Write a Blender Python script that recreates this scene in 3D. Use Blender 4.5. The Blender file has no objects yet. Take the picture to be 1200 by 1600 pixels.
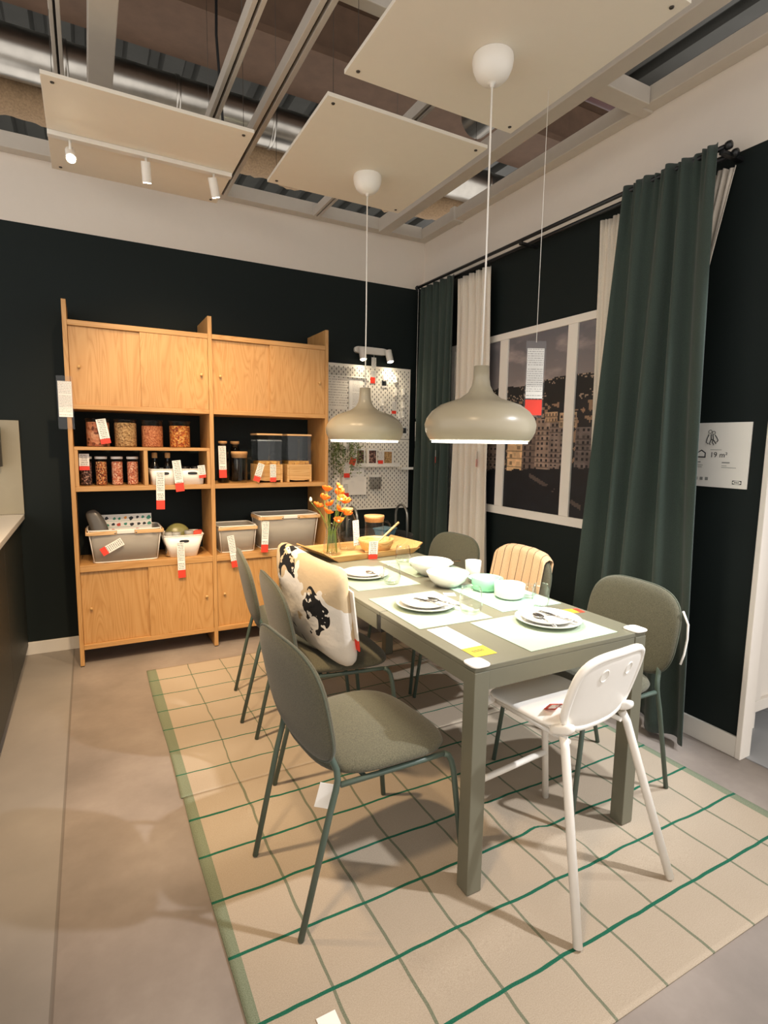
import bpy, math, random
import numpy as np
from mathutils import Vector, Matrix, Euler
random.seed(7)
R_ = math.radians
SC = bpy.context.scene
COL = SC.collection

# ------------------------------------------------------------------ camera
cd = bpy.data.cameras.new('camera'); cam = bpy.data.objects.new('camera', cd); COL.objects.link(cam)
cam.location = (-2.5639, -4.1292, 1.4037)
cam.rotation_euler = (R_(82.9343), R_(-0.8967), R_(-28.1059))
cd.sensor_fit = 'HORIZONTAL'; cd.sensor_width = 36.0
cd.lens = 36.0 * 859.88 / 1200.0
cd.clip_start = 0.05; cd.clip_end = 100
SC.camera = cam

# ------------------------------------------------------------------ world, lights, exposure
w = bpy.data.worlds.new('world'); SC.world = w; w.use_nodes = True
bg = w.node_tree.nodes['Background']
bg.inputs[0].default_value = (1.0, 0.94, 0.88, 1); bg.inputs[1].default_value = 0.82
vs = SC.view_settings
vs.view_transform = 'Standard'; vs.look = 'None'; vs.gamma = 1.0; vs.use_curve_mapping = False
vs.exposure = 0.8

def spot(name, loc, target, watts, color, angle=60, blend=0.6, size=0.05):
    l = bpy.data.lights.new(name, 'SPOT'); l.energy = watts; l.color = color
    l.spot_size = R_(angle); l.spot_blend = blend; l.shadow_soft_size = size
    o = bpy.data.objects.new(name, l); COL.objects.link(o); o.location = loc
    o.rotation_euler = (Vector(target) - Vector(loc)).to_track_quat('-Z', 'Y').to_euler()
    return o
WARM = (1.0, 0.72, 0.44); NEUT = (1.0, 0.88, 0.74); COOL = (0.93, 0.97, 1.0)
# the shop's ceiling spotlights (on tracks outside the picture)
spot('shop_spot_near', (0.12, -4.15, 2.98), (-1.1, -2.75, 0.4), 230, (0.97, 0.97, 1.0), 46, 0.7, 0.05)
spot('shop_spot_right', (-0.2, -3.1, 2.98), (-0.85, -2.15, 0.0), 110, COOL, 40, 0.7, 0.04)
spot('shop_spot_shelf', (-2.25, -2.55, 2.95), (-2.0, -0.35, 0.95), 108, WARM, 62, 0.8, 0.06)
spot('shop_spot_rug', (-2.72, -2.1, 2.95), (-1.95, -1.35, 0.0), 200, WARM, 66, 1.0, 0.06)
spot('shop_spot_floor', (-2.7, -3.6, 2.95), (-2.35, -2.5, 0.0), 75, WARM, 88, 1.0, 0.1)

# ------------------------------------------------------------------ materials
def srgb(h):
    h = h.lstrip('#'); c = [int(h[i:i+2], 16)/255 for i in (0, 2, 4)]
    return tuple(x/12.92 if x <= .04045 else ((x+.055)/1.055)**2.4 for x in c) + (1,)
class NT:
    def __init__(s, name):
        s.m = bpy.data.materials.new(name); s.m.use_nodes = True; s.t = s.m.node_tree; s.n = s.t.nodes
        s.b = s.n['Principled BSDF']; s.out = s.n['Material Output']
    def new(s, typ, **kw):
        x = s.n.new(typ)
        for k, v in kw.items():
            if hasattr(x, k): setattr(x, k, v)
        return x
    def lk(s, a, b): s.t.links.new(a, b)
    def coord(s, kind='Object', scale=(1, 1, 1), rand=False):
        tc = s.new('ShaderNodeTexCoord'); mp = s.new('ShaderNodeMapping'); mp.inputs['Scale'].default_value = scale
        src = tc.outputs[kind]
        if rand:
            oi = s.new('ShaderNodeObjectInfo'); mu = s.new('ShaderNodeMath', operation='MULTIPLY'); mu.inputs[1].default_value = 37.0
            s.lk(oi.outputs['Random'], mu.inputs[0]); va = s.new('ShaderNodeVectorMath', operation='ADD')
            s.lk(src, va.inputs[0]); s.lk(mu.outputs[0], va.inputs[1]); src = va.outputs[0]
        s.lk(src, mp.inputs['Vector']); return mp.outputs[0]
    def noise(s, vec, scale=5, detail=4, rough=.55, dist=0):
        x = s.new('ShaderNodeTexNoise'); x.inputs['Scale'].default_value = scale; x.inputs['Detail'].default_value = detail
        x.inputs['Roughness'].default_value = rough; x.inputs['Distortion'].default_value = dist
        if vec is not None: s.lk(vec, x.inputs['Vector'])
        return x.outputs['Fac']
    def ramp(s, fac, stops):
        x = s.new('ShaderNodeValToRGB'); e = x.color_ramp.elements
        while len(e) < len(stops): e.new(.5)
        for el, (p, c) in zip(e, stops): el.position = p; el.color = c
        s.lk(fac, x.inputs['Fac']); return x.outputs['Color']
    def mix(s, fac, a, b, typ='MIX'):
        x = s.new('ShaderNodeMix', data_type='RGBA', blend_type=typ)
        for sock, v in ((x.inputs[0], fac), (x.inputs[6], a), (x.inputs[7], b)):
            if hasattr(v, 'links'): s.lk(v, sock)
            else: sock.default_value = v
        return x.outputs[2]
    def math(s, op, a, b=None, c=None):
        x = s.new('ShaderNodeMath', operation=op)
        for i, v in enumerate((a, b, c)):
            if v is None: continue
            if hasattr(v, 'links'): s.lk(v, x.inputs[i])
            else: x.inputs[i].default_value = v
        return x.outputs[0]
    def bump(s, h, strength=.2, dist=.01):
        x = s.new('ShaderNodeBump'); x.inputs['Strength'].default_value = strength; x.inputs['Distance'].default_value = dist
        s.lk(h, x.inputs['Height']); s.lk(x.outputs[0], s.b.inputs['Normal'])
    def col(s, v):
        if hasattr(v, 'links'): s.lk(v, s.b.inputs['Base Color'])
        else: s.b.inputs['Base Color'].default_value = v
    def setp(s, rough=.5, metal=0, spec=None):
        s.b.inputs['Roughness'].default_value = rough; s.b.inputs['Metallic'].default_value = metal
        if spec is not None: s.b.inputs['Specular IOR Level'].default_value = spec
        return s
M = {}
def plain(name, hexc, rough=.5, metal=0, var=.06, scale=18, bump=0, bscale=200, spec=None):
    t = NT(name); c = srgb(hexc); t.setp(rough, metal, spec)
    v = t.coord(rand=True); f = t.noise(v, scale, 3)
    t.col(t.mix(f, tuple(x*(1-var) for x in c[:3])+(1,), tuple(min(1, x*(1+var)) for x in c[:3])+(1,)))
    if bump: t.bump(t.noise(v, bscale, 3), bump, .002)
    M[name] = t.m; return t.m
def wood(name, c1, c2, c3, axis='z', rough=.45):
    t = NT(name); t.setp(rough)
    sc = {'z': (1, 1, .10), 'x': (.07, 1, 1), 'y': (1, .07, 1)}[axis]
    v = t.coord(scale=sc, rand=True)
    big = t.noise(v, 9, 2, .5, .9)
    st = t.math('FRACT', t.math('MULTIPLY', big, 14.0))
    st = t.math('ABSOLUTE', t.math('SUBTRACT', t.math('MULTIPLY', st, 2.0), 1.0))
    fib = t.noise(t.coord(scale=tuple(1 if s == 1 else .012 for s in sc), rand=True), 260, 3, .6)
    base = t.ramp(st, [(0, srgb(c3)), (.35, srgb(c1)), (1, srgb(c2))])
    t.col(t.mix(t.math('MULTIPLY', fib, .45), base, srgb(c3)))
    t.bump(fib, .08, .002); M[name] = t.m
wood('oak', '#BF9159', '#C79B64', '#B2834B')
wood('oak_x', '#BF9159', '#C79B64', '#B2834B', 'x')

wood('pale_wood', '#D9B07C', '#E6C294', '#C79C66', 'x')
wood('bamboo', '#CFA56A', '#D9B47E', '#BB9054', 'x')
plain('cork', '#C79B68', .8, var=.25, scale=90, bump=.3)
plain('white_paint', '#EDE6DC', .75, var=.02)
plain('upper_wall', '#E2D8CC', .85, var=.02, bump=.05, bscale=120)
plain('dark_wall', '#101A19', .7, var=.12, scale=3, bump=.06, bscale=150, spec=.3)
plain('trim_white', '#E4DFD6', .5, var=.02)
plain('white_metal', '#E9E4DB', .35, var=.02)
plain('white_plastic', '#F2EEE6', .35, var=.02)
plain('beam_white', '#C9C0B4', .6, var=.05)
plain('panel_cream', '#E9E0D0', .6, var=.02)
plain('black', '#0B0B0C', .45, var=.1)
plain('black_metal', '#141618', .4, var=.1)
plain('screw', '#4B4640', .4, .6)
plain('kitchen_front', '#2A2F2B', .5, var=.06)
plain('worktop', '#E4DFD6', .35, var=.04, scale=60)
plain('splash', '#A49C86', .55, var=.04)
plain('grey_metal', '#7C7C78', .35, .7)
plain('silver', '#B8B4AC', .28, 1.0, var=.3, scale=6, bump=.35, bscale=14)
plain('brown_steel', '#604938', .8, var=.3, scale=9, bump=.3, bscale=40)
plain('deck', '#454541', .5, .3, var=.3, scale=4)
plain('fireproof', '#9A8062', .95, var=.45, scale=60, bump=1.0, bscale=70)
plain('table_green', '#6C6A5A', .42, var=.03)
plain('chair_metal', '#4E5D53', .4, var=.04)
plain('lamp_shade', '#A89F89', .3, var=.02)
plain('lamp_inside', '#F4F0E6', .6, var=.01)
plain('porcelain', '#DAD9D3', .22, var=.02)
plain('mint', '#8FC6A6', .35, var=.03)
plain('mint_mat', '#A9C9B4', .7, var=.05, bump=.2, bscale=300)
plain('mat_pale', '#A2B09A', .75, var=.05, bump=.2, bscale=300)
plain('steel', '#B9B7B3', .22, 1.0)
plain('paper', '#EFECE6', .6, var=.02)
plain('red', '#F0402C', .5, var=.05)
plain('yellow', '#F2CE1F', .5, var=.04)
plain('orange_card', '#F2A038', .5)
plain('grey_plastic', '#8C8C88', .45)
plain('blue_plastic', '#5D7F8E', .4)
plain('grey_lid', '#9B9B98', .4)
plain('dark_glass', '#15171A', .12)
plain('leaf', '#5E6B3A', .6, var=.4, scale=30)
plain('stem', '#6C8A3A', .6, var=.2)
plain('poppy', '#F4761C', .6, var=.25, scale=40)
plain('bud', '#E9DEC0', .6)
plain('soil_beige', '#C9AE8C', .8, var=.2)
plain('khaki_glass', '#8E8A55', .3)
plain('teal_print', '#3E8F78', .6)
plain('pipe_red', '#4A1C18', .5)
plain('red_print', '#C8442F', .6)
plain('dark_print', '#22262B', .6)
plain('brown_bag', '#3A3632', .45)
plain('cloth_grey', '#A39C90', .9, var=.2, scale=25, bump=.4, bscale=40)
plain('dark_bag', '#5E5A54', .3, var=.2)

def fabric(name, c1, c2, scale=420, bump=.35, rough=.95):
    t = NT(name); t.setp(rough); v = t.coord(rand=True); f = t.noise(v, scale, 2, .7); g = t.noise(v, 6, 3)
    base = t.ramp(f, [(.3, srgb(c1)), (.7, srgb(c2))])
    t.col(t.mix(t.math('MULTIPLY', g, .25), base, srgb(c1))); t.bump(f, bump, .0015)
    t.b.inputs['Sheen Weight'].default_value = .15; M[name] = t.m
fabric('chair_fabric', '#424134', '#66624E', 300, .5)
fabric('curtain_green', '#2F3B35', '#3D4A43', 300, .2)
fabric('curtain_white', '#D8CDBD', '#E8DFD1', 260, .25)
fabric('piping', '#474C3F', '#5A5F50')

def glass(name, tint=(1, 1, 1, 1), base=.06, rough=.02):
    t = NT(name); t.n.remove(t.b)
    tr = t.new('ShaderNodeBsdfTransparent'); tr.inputs[0].default_value = tint
    gl = t.new('ShaderNodeBsdfGlossy'); gl.inputs['Roughness'].default_value = rough
    fr = t.new('ShaderNodeLayerWeight'); fr.inputs['Blend'].default_value = .5
    ad = t.math('ADD', t.math('MULTIPLY', t.math('POWER', fr.outputs['Facing'], 2.6), .7), base); mx = t.new('ShaderNodeMixShader')
    t.lk(ad, mx.inputs[0]); t.lk(tr.outputs[0], mx.inputs[1]); t.lk(gl.outputs[0], mx.inputs[2])
    t.lk(mx.outputs[0], t.out.inputs['Surface']); M[name] = t.m
glass('glass', (.97, .98, .975, 1), .018); glass('glass_dark', (.35, .35, .36, 1), .03)
glass('sleeve', (.92, .92, .92, 1), .06, .12)
def meshy(name, c, alpha):
    t = NT(name); t.setp(.7); t.col(srgb(c)); v = t.coord()
    t.b.inputs['Alpha'].default_value = alpha; t.bump(t.noise(v, 300, 1), .3, .001); M[name] = t.m
meshy('wire_mesh', '#C3BDB2', .55)
def emit(name, c, s):
    t = NT(name); t.b.inputs['Base Color'].default_value = c; t.b.inputs['Emission Color'].default_value = c
    t.b.inputs['Emission Strength'].default_value = s; M[name] = t.m
emit('diffuser', (1, .93, .78, 1), 5.0); emit('bulb', (1, .86, .62, 1), 30.0)

def grains(name, stops, scale):
    t = NT(name); t.setp(.7); v = t.coord(rand=True)
    vo = t.new('ShaderNodeTexVoronoi'); vo.inputs['Scale'].default_value = scale; t.lk(v, vo.inputs['Vector'])
    sp = t.new('ShaderNodeSeparateColor'); t.lk(vo.outputs['Color'], sp.inputs[0])
    t.col(t.ramp(sp.outputs[0], stops)); t.bump(vo.outputs['Distance'], .8, .006); M[name] = t.m
grains('grain_pasta', [(0, srgb('#5B2F1E')), (.25, srgb('#B56B4C')), (.6, srgb('#C98762')), (1, srgb('#D7A27E'))], 55)
grains('grain_oats', [(0, srgb('#7A5A36')), (.4, srgb('#B08A5A')), (1, srgb('#D2AE7C'))], 130)
grains('grain_lentil', [(0, srgb('#9A4B2C')), (.5, srgb('#C97B50')), (1, srgb('#DD9A6A'))], 160)
grains('grain_mixed', [(0, srgb('#7A2C10')), (.4, srgb('#B85A24')), (.7, srgb('#D9913E')), (1, srgb('#E2B26A'))], 120)
grains('grain_spice', [(0, srgb('#3A1610')), (.35, srgb('#8A3A20')), (.6, srgb('#C8763C')), (1, srgb('#F0C48A'))], 150)
grains('grain_dark', [(0, srgb('#150C0C')), (.6, srgb('#4A2420')), (1, srgb('#C8A090'))], 140)
grains('grain_pink', [(0, srgb('#A03A28')), (.5, srgb('#E08A64')), (1, srgb('#F6D2B4'))], 160)
grains('grain_cereal', [(0, srgb('#A8742A')), (.5, srgb('#D49A3C')), (1, srgb('#E8B458'))], 60)

def printed(name, paper, ink, row=.011, wid=.019, dens=.42):
    """rows of small print, in the object's own x/z plane"""
    t = NT(name); t.setp(.6); tc = t.new('ShaderNodeTexCoord'); sx = t.new('ShaderNodeSeparateXYZ'); t.lk(tc.outputs['Object'], sx.inputs[0])
    r = t.math('DIVIDE', sx.outputs['Z'], row); line = t.math('LESS_THAN', t.math('FRACT', r), .42)
    cx = t.new('ShaderNodeCombineXYZ'); t.lk(t.math('MULTIPLY', sx.outputs['X'], 260.0), cx.inputs[0]); t.lk(t.math('FLOOR', r), cx.inputs[1])
    word = t.math('GREATER_THAN', t.noise(cx.outputs[0], 1.0, 0), dens)
    inx = t.math('LESS_THAN', t.math('ABSOLUTE', sx.outputs['X']), wid)
    cy = t.new('ShaderNodeCombineXYZ'); t.lk(t.math('FLOOR', r), cy.inputs[1])
    keep = t.math('GREATER_THAN', t.noise(cy.outputs[0], 1.7, 0), .42)
    f = t.math('MULTIPLY', t.math('MULTIPLY', line, word), t.math('MULTIPLY', inx, keep))
    t.col(t.mix(f, srgb(paper), srgb(ink))); M[name] = t.m
printed('tag_print', '#F3EFE8', '#85807C')
printed('sheet_print', '#F1EEE8', '#B5B1AC', .009, .033, .45)
printed('calendar_print', '#ECE6DC', '#A39A90', .02, .2, .5)

# colour attribute material for flat prints
def attr_mat(name, rough=.6):
    t = NT(name); t.setp(rough); a = t.new('ShaderNodeVertexColor', layer_name='Col'); t.lk(a.outputs[0], t.b.inputs['Base Color']); M[name] = t.m
attr_mat('photo_print', .55)

# ------------------------------------------------------------------ mesh helpers
class MB:
    def __init__(s): s.v = []; s.f = []; s.s = []
    def add(s, vs, fs, smooth=False):
        o = len(s.v); s.v += [tuple(p) for p in vs]
        for f in fs: s.f.append(tuple(i+o for i in f)); s.s.append(smooth)
        return s
    def box(s, x0, y0, z0, x1, y1, z1):
        x0, x1 = sorted((x0, x1)); y0, y1 = sorted((y0, y1)); z0, z1 = sorted((z0, z1))
        v = [(x, y, z) for z in (z0, z1) for y in (y0, y1) for x in (x0, x1)]
        return s.add(v, [(0, 2, 3, 1), (4, 5, 7, 6), (0, 1, 5, 4), (2, 6, 7, 3), (0, 4, 6, 2), (1, 3, 7, 5)])
    def obox(s, c, size, rot=(0, 0, 0)):
        m = Matrix.Translation(c) @ Euler(rot).to_matrix().to_4x4(); b = MB().box(*[-x/2 for x in size], *[x/2 for x in size])
        return s.add([m @ Vector(p) for p in b.v], b.f)
    def tube(s, pts, r, n=10, closed=False, caps=True):
        P = [Vector(p) for p in pts]; N = len(P); rr = r if isinstance(r, (list, tuple)) else [r]*N
        T = []
        for i in range(N):
            a = P[i-1] if (i > 0 or closed) else P[i]; b = P[(i+1) % N] if (i < N-1 or closed) else P[i]
            T.append((b-a).normalized())
        u = T[0].orthogonal().normalized(); vs = []
        for i in range(N):
            u = (u - T[i]*u.dot(T[i])).normalized(); w_ = T[i].cross(u)
            for k in range(n):
                a = 2*math.pi*k/n; vs.append(P[i] + rr[i]*(math.cos(a)*u + math.sin(a)*w_))
        fs = []
        for i in range(N if closed else N-1):
            j = (i+1) % N
            for k in range(n): fs.append((i*n+k, i*n+(k+1) % n, j*n+(k+1) % n, j*n+k))
        s.add(vs, fs, True)
        if caps and not closed:
            o = len(s.v)-len(vs); s.f += [tuple(o+k for k in range(n))[::-1], tuple(o+(N-1)*n+k for k in range(n))]; s.s += [False, False]
        return s
    def lathe(s, prof, n=32, c=(0, 0, 0), smooth=True):
        vs = []; ring = []
        for r, z in prof:
            if r < 1e-6: ring.append([len(vs)]*n); vs.append((c[0], c[1], c[2]+z))
            else:
                ring.append(list(range(len(vs), len(vs)+n)))
                vs += [(c[0]+r*math.cos(2*math.pi*k/n), c[1]+r*math.sin(2*math.pi*k/n), c[2]+z) for k in range(n)]
        fs = []
        for a, b in zip(ring, ring[1:]):
            for k in range(n):
                f = []
                for i in (a[k], a[(k+1) % n], b[(k+1) % n], b[k]):
                    if i not in f: f.append(i)
                if len(f) > 2: fs.append(tuple(f))
        return s.add(vs, fs, smooth)
    def prism(s, poly, z0, z1, smooth=False):
        n = len(poly); vs = [(x, y, z0) for x, y in poly]+[(x, y, z1) for x, y in poly]
        s.add(vs, [tuple(range(n))[::-1], tuple(range(n, 2*n))]+[(k, (k+1) % n, n+(k+1) % n, n+k) for k in range(n)], smooth); return s
    def pad(s, a, b, e, t, mp=None, n=48, q=5.0, taper=0):
        """rounded cushion: superellipse outline a x b, thickness t; mp maps (u,v,w) to space"""
        ss = [.3, .55, .75, .88, .95, .985, 1.0]; mp = mp or (lambda u, v, w: (u, v, w))
        def P(th, k, sg):
            cu, su = math.cos(th), math.sin(th)
            u = a*k*math.copysign(abs(cu)**(2/e), cu); v = b*k*math.copysign(abs(su)**(2/e), su)*(1+taper*u/a)
            return mp(u, v, sg*t/2*max(0, 1-k**q)**.45)
        vs = [mp(0, 0, t/2)]; rows = []
        for k in ss: rows.append(len(vs)); vs += [P(2*math.pi*i/n, k, 1) for i in range(n)]
        for k in ss[-2::-1]: rows.append(len(vs)); vs += [P(2*math.pi*i/n, k, -1) for i in range(n)]
        vs.append(mp(0, 0, -t/2)); L = len(vs)-1; fs = [(0, rows[0]+i, rows[0]+(i+1) % n) for i in range(n)]
        for r0, r1 in zip(rows, rows[1:]): fs += [(r0+i, r1+i, r1+(i+1) % n, r0+(i+1) % n) for i in range(n)]
        fs += [(rows[-1]+i, L, rows[-1]+(i+1) % n) for i in range(n)]
        return s.add(vs, fs, True)
    def grid(s, nx, ny, fn, smooth=True):
        vs = [fn(i/nx, j/ny) for j in range(ny+1) for i in range(nx+1)]
        return s.add(vs, [(j*(nx+1)+i, j*(nx+1)+i+1, (j+1)*(nx+1)+i+1, (j+1)*(nx+1)+i) for j in range(ny) for i in range(nx)], smooth)
    def xf(s, m): s.v = [tuple(m @ Vector(p)) for p in s.v]; return s
    def mesh(s, name, mat):
        me = bpy.data.meshes.new(name); me.from_pydata(s.v, [], s.f); me.polygons.foreach_set('use_smooth', s.s)
        me.materials.append(M[mat] if isinstance(mat, str) else mat); me.update(); return me
    def build(s, name, mat, parent=None, bevel=0, seg=2, solid=0, label=None):
        o = bpy.data.objects.new(name, s.mesh(name, mat)); COL.objects.link(o)
        if parent is not None: o.parent = parent
        if solid: md = o.modifiers.new('solid', 'SOLIDIFY'); md.thickness = solid; md.offset = 0
        if bevel: md = o.modifiers.new('bevel', 'BEVEL'); md.width = bevel; md.segments = seg; md.limit_method = 'ANGLE'
        if label: o['label'] = label
        return o
def tag(o, label, cat, group=None):
    o['label'] = label; o['category'] = cat
    if group: o['group'] = group
    return o
def struct(o, label=None, cat=None):
    o['kind'] = 'structure'
    if label: o['label'] = label
    if cat: o['category'] = cat
    return o
def thing(name, label, cat, loc=(0, 0, 0), rz=0, group=None, rot=None):
    o = bpy.data.objects.new(name, None); COL.objects.link(o); o.empty_display_size = .05
    o.location = loc; o.rotation_euler = rot if rot else (0, 0, R_(rz)); return tag(o, label, cat, group)
def kids(o): return [c for c in bpy.data.objects if c.parent == o]
def copy_tree(o, parent=None):
    c = o.copy(); COL.objects.link(c); c.parent = parent
    for k in kids(o): copy_tree(k, c)
    return c
def text(name, body, size, mat, parent, mtx, ext=.0004, align='LEFT'):
    cu = bpy.data.curves.new(name, 'FONT'); cu.body = body; cu.size = size; cu.align_x = align; cu.extrude = ext; cu.resolution_u = 3
    t = bpy.data.objects.new(name, cu); COL.objects.link(t)
    me = bpy.data.meshes.new_from_object(t.evaluated_get(bpy.context.evaluated_depsgraph_get()))
    bpy.data.objects.remove(t); bpy.data.curves.remove(cu)
    me.materials.clear(); me.materials.append(M[mat]); o = bpy.data.objects.new(name, me); COL.objects.link(o)
    o.parent = parent; o.matrix_local = mtx; return o
def arc(c, r, a0, a1, n, u, v):
    c, u, v = Vector(c), Vector(u), Vector(v)
    return [c + r*(math.cos(R_(a0+(a1-a0)*i/n))*u + math.sin(R_(a0+(a1-a0)*i/n))*v) for i in range(n+1)]
def colgrid(name, nx, ny, place, color, mat, parent):
    """flat print: grid with one colour per cell; place(u,v)->point, color array [ny,nx,3] (srgb 0..1)"""
    b = MB().grid(nx, ny, place, False); me = b.mesh(name, mat); at = me.color_attributes.new('Col', 'BYTE_COLOR', 'CORNER')
    c = np.ones((ny*nx, 4, 4), dtype=np.float32); c[:, :, :3] = color.reshape(-1, 1, 3)
    at.data.foreach_set('color_srgb', c.reshape(-1)) 
    o = bpy.data.objects.new(name, me); COL.objects.link(o); o.parent = parent; return o
# ------------------------------------------------------------------ the room shell
t = NT('concrete'); t.setp(.5); tc = t.new('ShaderNodeTexCoord'); sx = t.new('ShaderNodeSeparateXYZ'); t.lk(tc.outputs['Object'], sx.inputs[0])
v = t.coord(); n1 = t.noise(v, 2.2, 6, .6); n2 = t.noise(v, 30, 4, .6)
c0 = t.ramp(n1, [(.3, srgb('#7F766E')), (.55, srgb('#968B82')), (.75, srgb('#A89D93'))])
c0 = t.mix(t.math('MULTIPLY', n2, .3), c0, srgb('#7A716A'))
strip = t.math('LESS_THAN', sx.outputs['X'], -2.705)
c1 = t.mix(strip, c0, t.mix(.5, c0, srgb('#9A9690')))
line = t.math('LESS_THAN', t.math('ABSOLUTE', t.math('ADD', sx.outputs['X'], 2.705)), .005)
t.col(t.mix(t.math('MULTIPLY', line, .5), c1, srgb('#5A524B'))); t.bump(n2, .06, .003); M['concrete'] = t.m
t.b.inputs['Roughness'].default_value = .48
floor = struct(MB().box(-6, -7, -.05, 3.2, 1.2, 0).build('floor', 'concrete'), 'grey brown concrete shop floor')
t = NT('tile'); t.setp(.4); v = t.coord(); br = t.new('ShaderNodeTexBrick'); br.offset = 0
br.inputs['Color1'].default_value = srgb('#A7A9AB'); br.inputs['Color2'].default_value = srgb('#A2A4A7'); br.inputs['Mortar'].default_value = srgb('#86888B')
br.inputs['Scale'].default_value = 1.0; br.inputs['Mortar Size'].default_value = .004; br.inputs['Brick Width'].default_value = .6; br.inputs['Row Height'].default_value = .6
t.lk(v, br.inputs['Vector']); t.col(br.outputs['Color']); M['tile'] = t.m
MB().box(.03, -2.95, 0, 3.2, 1.2, .004).build('tile_floor', 'tile', floor, label='pale grey tiles of the next room')

wb = struct(MB().box(-4.6, 0, 0, .06, .1, 2.69).build('wall_back', 'dark_wall'), 'dark green back wall')
MB().box(-4.6, 0, 2.6905, .06, .1, 3.16).build('upper_band', 'upper_wall', wb, label='off-white band above the dark paint')
wr = struct(MB().box(0, -2.81, 0, .06, 0, 2.69).build('wall_right', 'dark_wall'), 'dark green right wall behind the curtains')
MB().box(0, -2.835, 2.6905, .06, 0, 3.12).build('upper_band', 'upper_wall', wr, label='off-white band above the dark paint')
struct(MB().box(-4.6, -.014, 0, 0, 0, .085).build('baseboard_back', 'trim_white', bevel=.003), 'white baseboard along back wall')
struct(MB().box(-.014, -2.81, 0, 0, 0, .1).build('baseboard_right', 'trim_white', bevel=.003), 'white baseboard along right wall')
struct(MB().box(-.016, -2.8345, 0, .066, -2.81, 2.69).build('trim_1', 'white_paint', bevel=.003), 'white end post closing the right wall')

# open shop ceiling
prof = []
for i in range(-20, 15): prof += [(i*.3, 4.8), (i*.3+.16, 4.8), (i*.3+.19, 4.87), (i*.3+.27, 4.87)]
b = MB(); vs = [(x, y, z) for y in (-7, 9) for x, z in prof]; n = len(prof)
b.add(vs, [(k, k+n, k+n+1, k+1) for k in range(n-1)]); struct(b.build('ceiling', 'deck', solid=.01), 'dark corrugated metal roof deck')
def beam(idx, x0, y0, z0, x1, y1, z1, lab, mat='beam_white'):
    return struct(MB().box(x0, y0, z0, x1, y1, z1).build('trim_%d' % idx, mat, bevel=.004), lab)
struct(MB().box(-6, 6.4, 0, 4, 6.5, 4.79).build('wall_backdrop', 'deck'), 'unseen dark backdrop wall added to shade the roof deck')  # out of view, added to keep world light off the far roof deck
beam(2, -.48, -4.6, 3.05, -.388, -.082, 3.15, 'white steel beam along the ceiling beside the square panels')
beam(3, -.388, -2.17, 3.06, -.082, -2.07, 3.14, 'short white cross beam above the window wall')
beam(4, -.08, -2.835, 3.07, 0, -.0005, 3.15, 'white cable trunking along top of right wall')
beam(5, -4.6, -.08, 3.07, -.0805, 0, 3.16, 'white cable trunking along top of back wall')
beam(6, -2.49, -4.6, 3.06, -2.385, -.082, 3.15, 'broad white flat beam behind the track light panel')
def channel(idx, x, wd, lab):
    o = MB().box(x-wd/2, -4.6, 3.06, x-wd*.12, -.082, 3.12).box(x+wd*.12, -4.6, 3.06, x+wd/2, -.082, 3.12).build('trim_%d' % idx, 'beam_white', bevel=.002)
    struct(o, lab); MB().box(x-wd*.118, -4.6, 3.085, x+wd*.118, -.082, 3.12).build('slot', 'black', o)
channel(7, -2.605, .04, 'thin slotted steel rail above left panel corner')
channel(8, -1.915, .05, 'slotted steel rail passing over the track light panel')
channel(9, -1.685, .062, 'slotted steel rail between the ceiling panels')
channel(10, -1.0, .05, 'slotted steel rail above the far square panel')
for k, y in enumerate((-1.955, -3.2)): beam(11+k, -1.652, y-.03, 3.125, -.482, y+.03, 3.17, ['white cross bar seen in the gap between the panels', 'white cross bar above near panel'][k])
# connectors on the trunking
for k, y in enumerate((-.52, -2.1)):
    MB().box(-.095, y-.03, 3.062, .0, y+.03, 3.16).build('coupling', 'beam_white', bpy.data.objects['trim_4'], bevel=.006)

# high-level services
o = MB().box(-6, .05, 4.25, 4, .42, 4.65).build('brown_roof_beam', 'brown_steel', bevel=.01); tag(o, 'broad brown steel roof beam crossing above the open ceiling', 'beam')
MB().box(-6, -.05, 4.2, 4, .52, 4.25).build('flange', 'brown_steel', o)
MB().box(-6, -.05, 4.65, 4, .52, 4.7).build('flange', 'brown_steel', o)
d = thing('air_duct', 'shiny galvanised air duct running below brown roof beam', 'duct', (0, .78, 4.05))
MB().tube([(-6, 0, 0), (4, 0, 0)], .16, 32).build('pipe', 'silver', d)
for x in np.arange(-5.6, 4, .75): MB().tube([(x, 0, 0), (x+.03, 0, 0)], .167, 32).build('collar', 'silver', d)
b = MB()
def lump(u, v):
    a = 2*math.pi*v; r = .15+.03*math.sin(37*u+5*v)*math.cos(90*u)+.02*random.random()
    return (-6+10*u, 1.12+r*math.cos(a), 3.95+r*math.sin(a))
b.grid(260, 10, lump); tag(b.build('insulated_beam', 'fireproof'), 'rough tan insulation-coated beam behind the duct', 'beam')
tag(MB().tube([(-1.78, -.55, 4.78), (-1.8, -.55, 3.75), (-1.76, -.5, 3.3), (-1.77, -.45, 3.08)], .008, 8).build('hanging_cable', 'black'), 'thin black cable dropping between the slotted rails', 'cable')
d = thing('red_pipe', 'dark red sprinkler pipe above the right wall', 'pipe', (.1, -1.2, 3.75)); MB().tube([(-1.2, 0, 0), (2, 0, 0)], .025, 12).build('pipe', 'pipe_red', d)
d = thing('air_duct', 'short silver duct section above the window wall', 'duct', (.25, -1.5, 3.95)); MB().tube([(0, -1.5, 0), (0, 1.2, 0)], .13, 24).build('pipe', 'silver', d)

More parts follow.
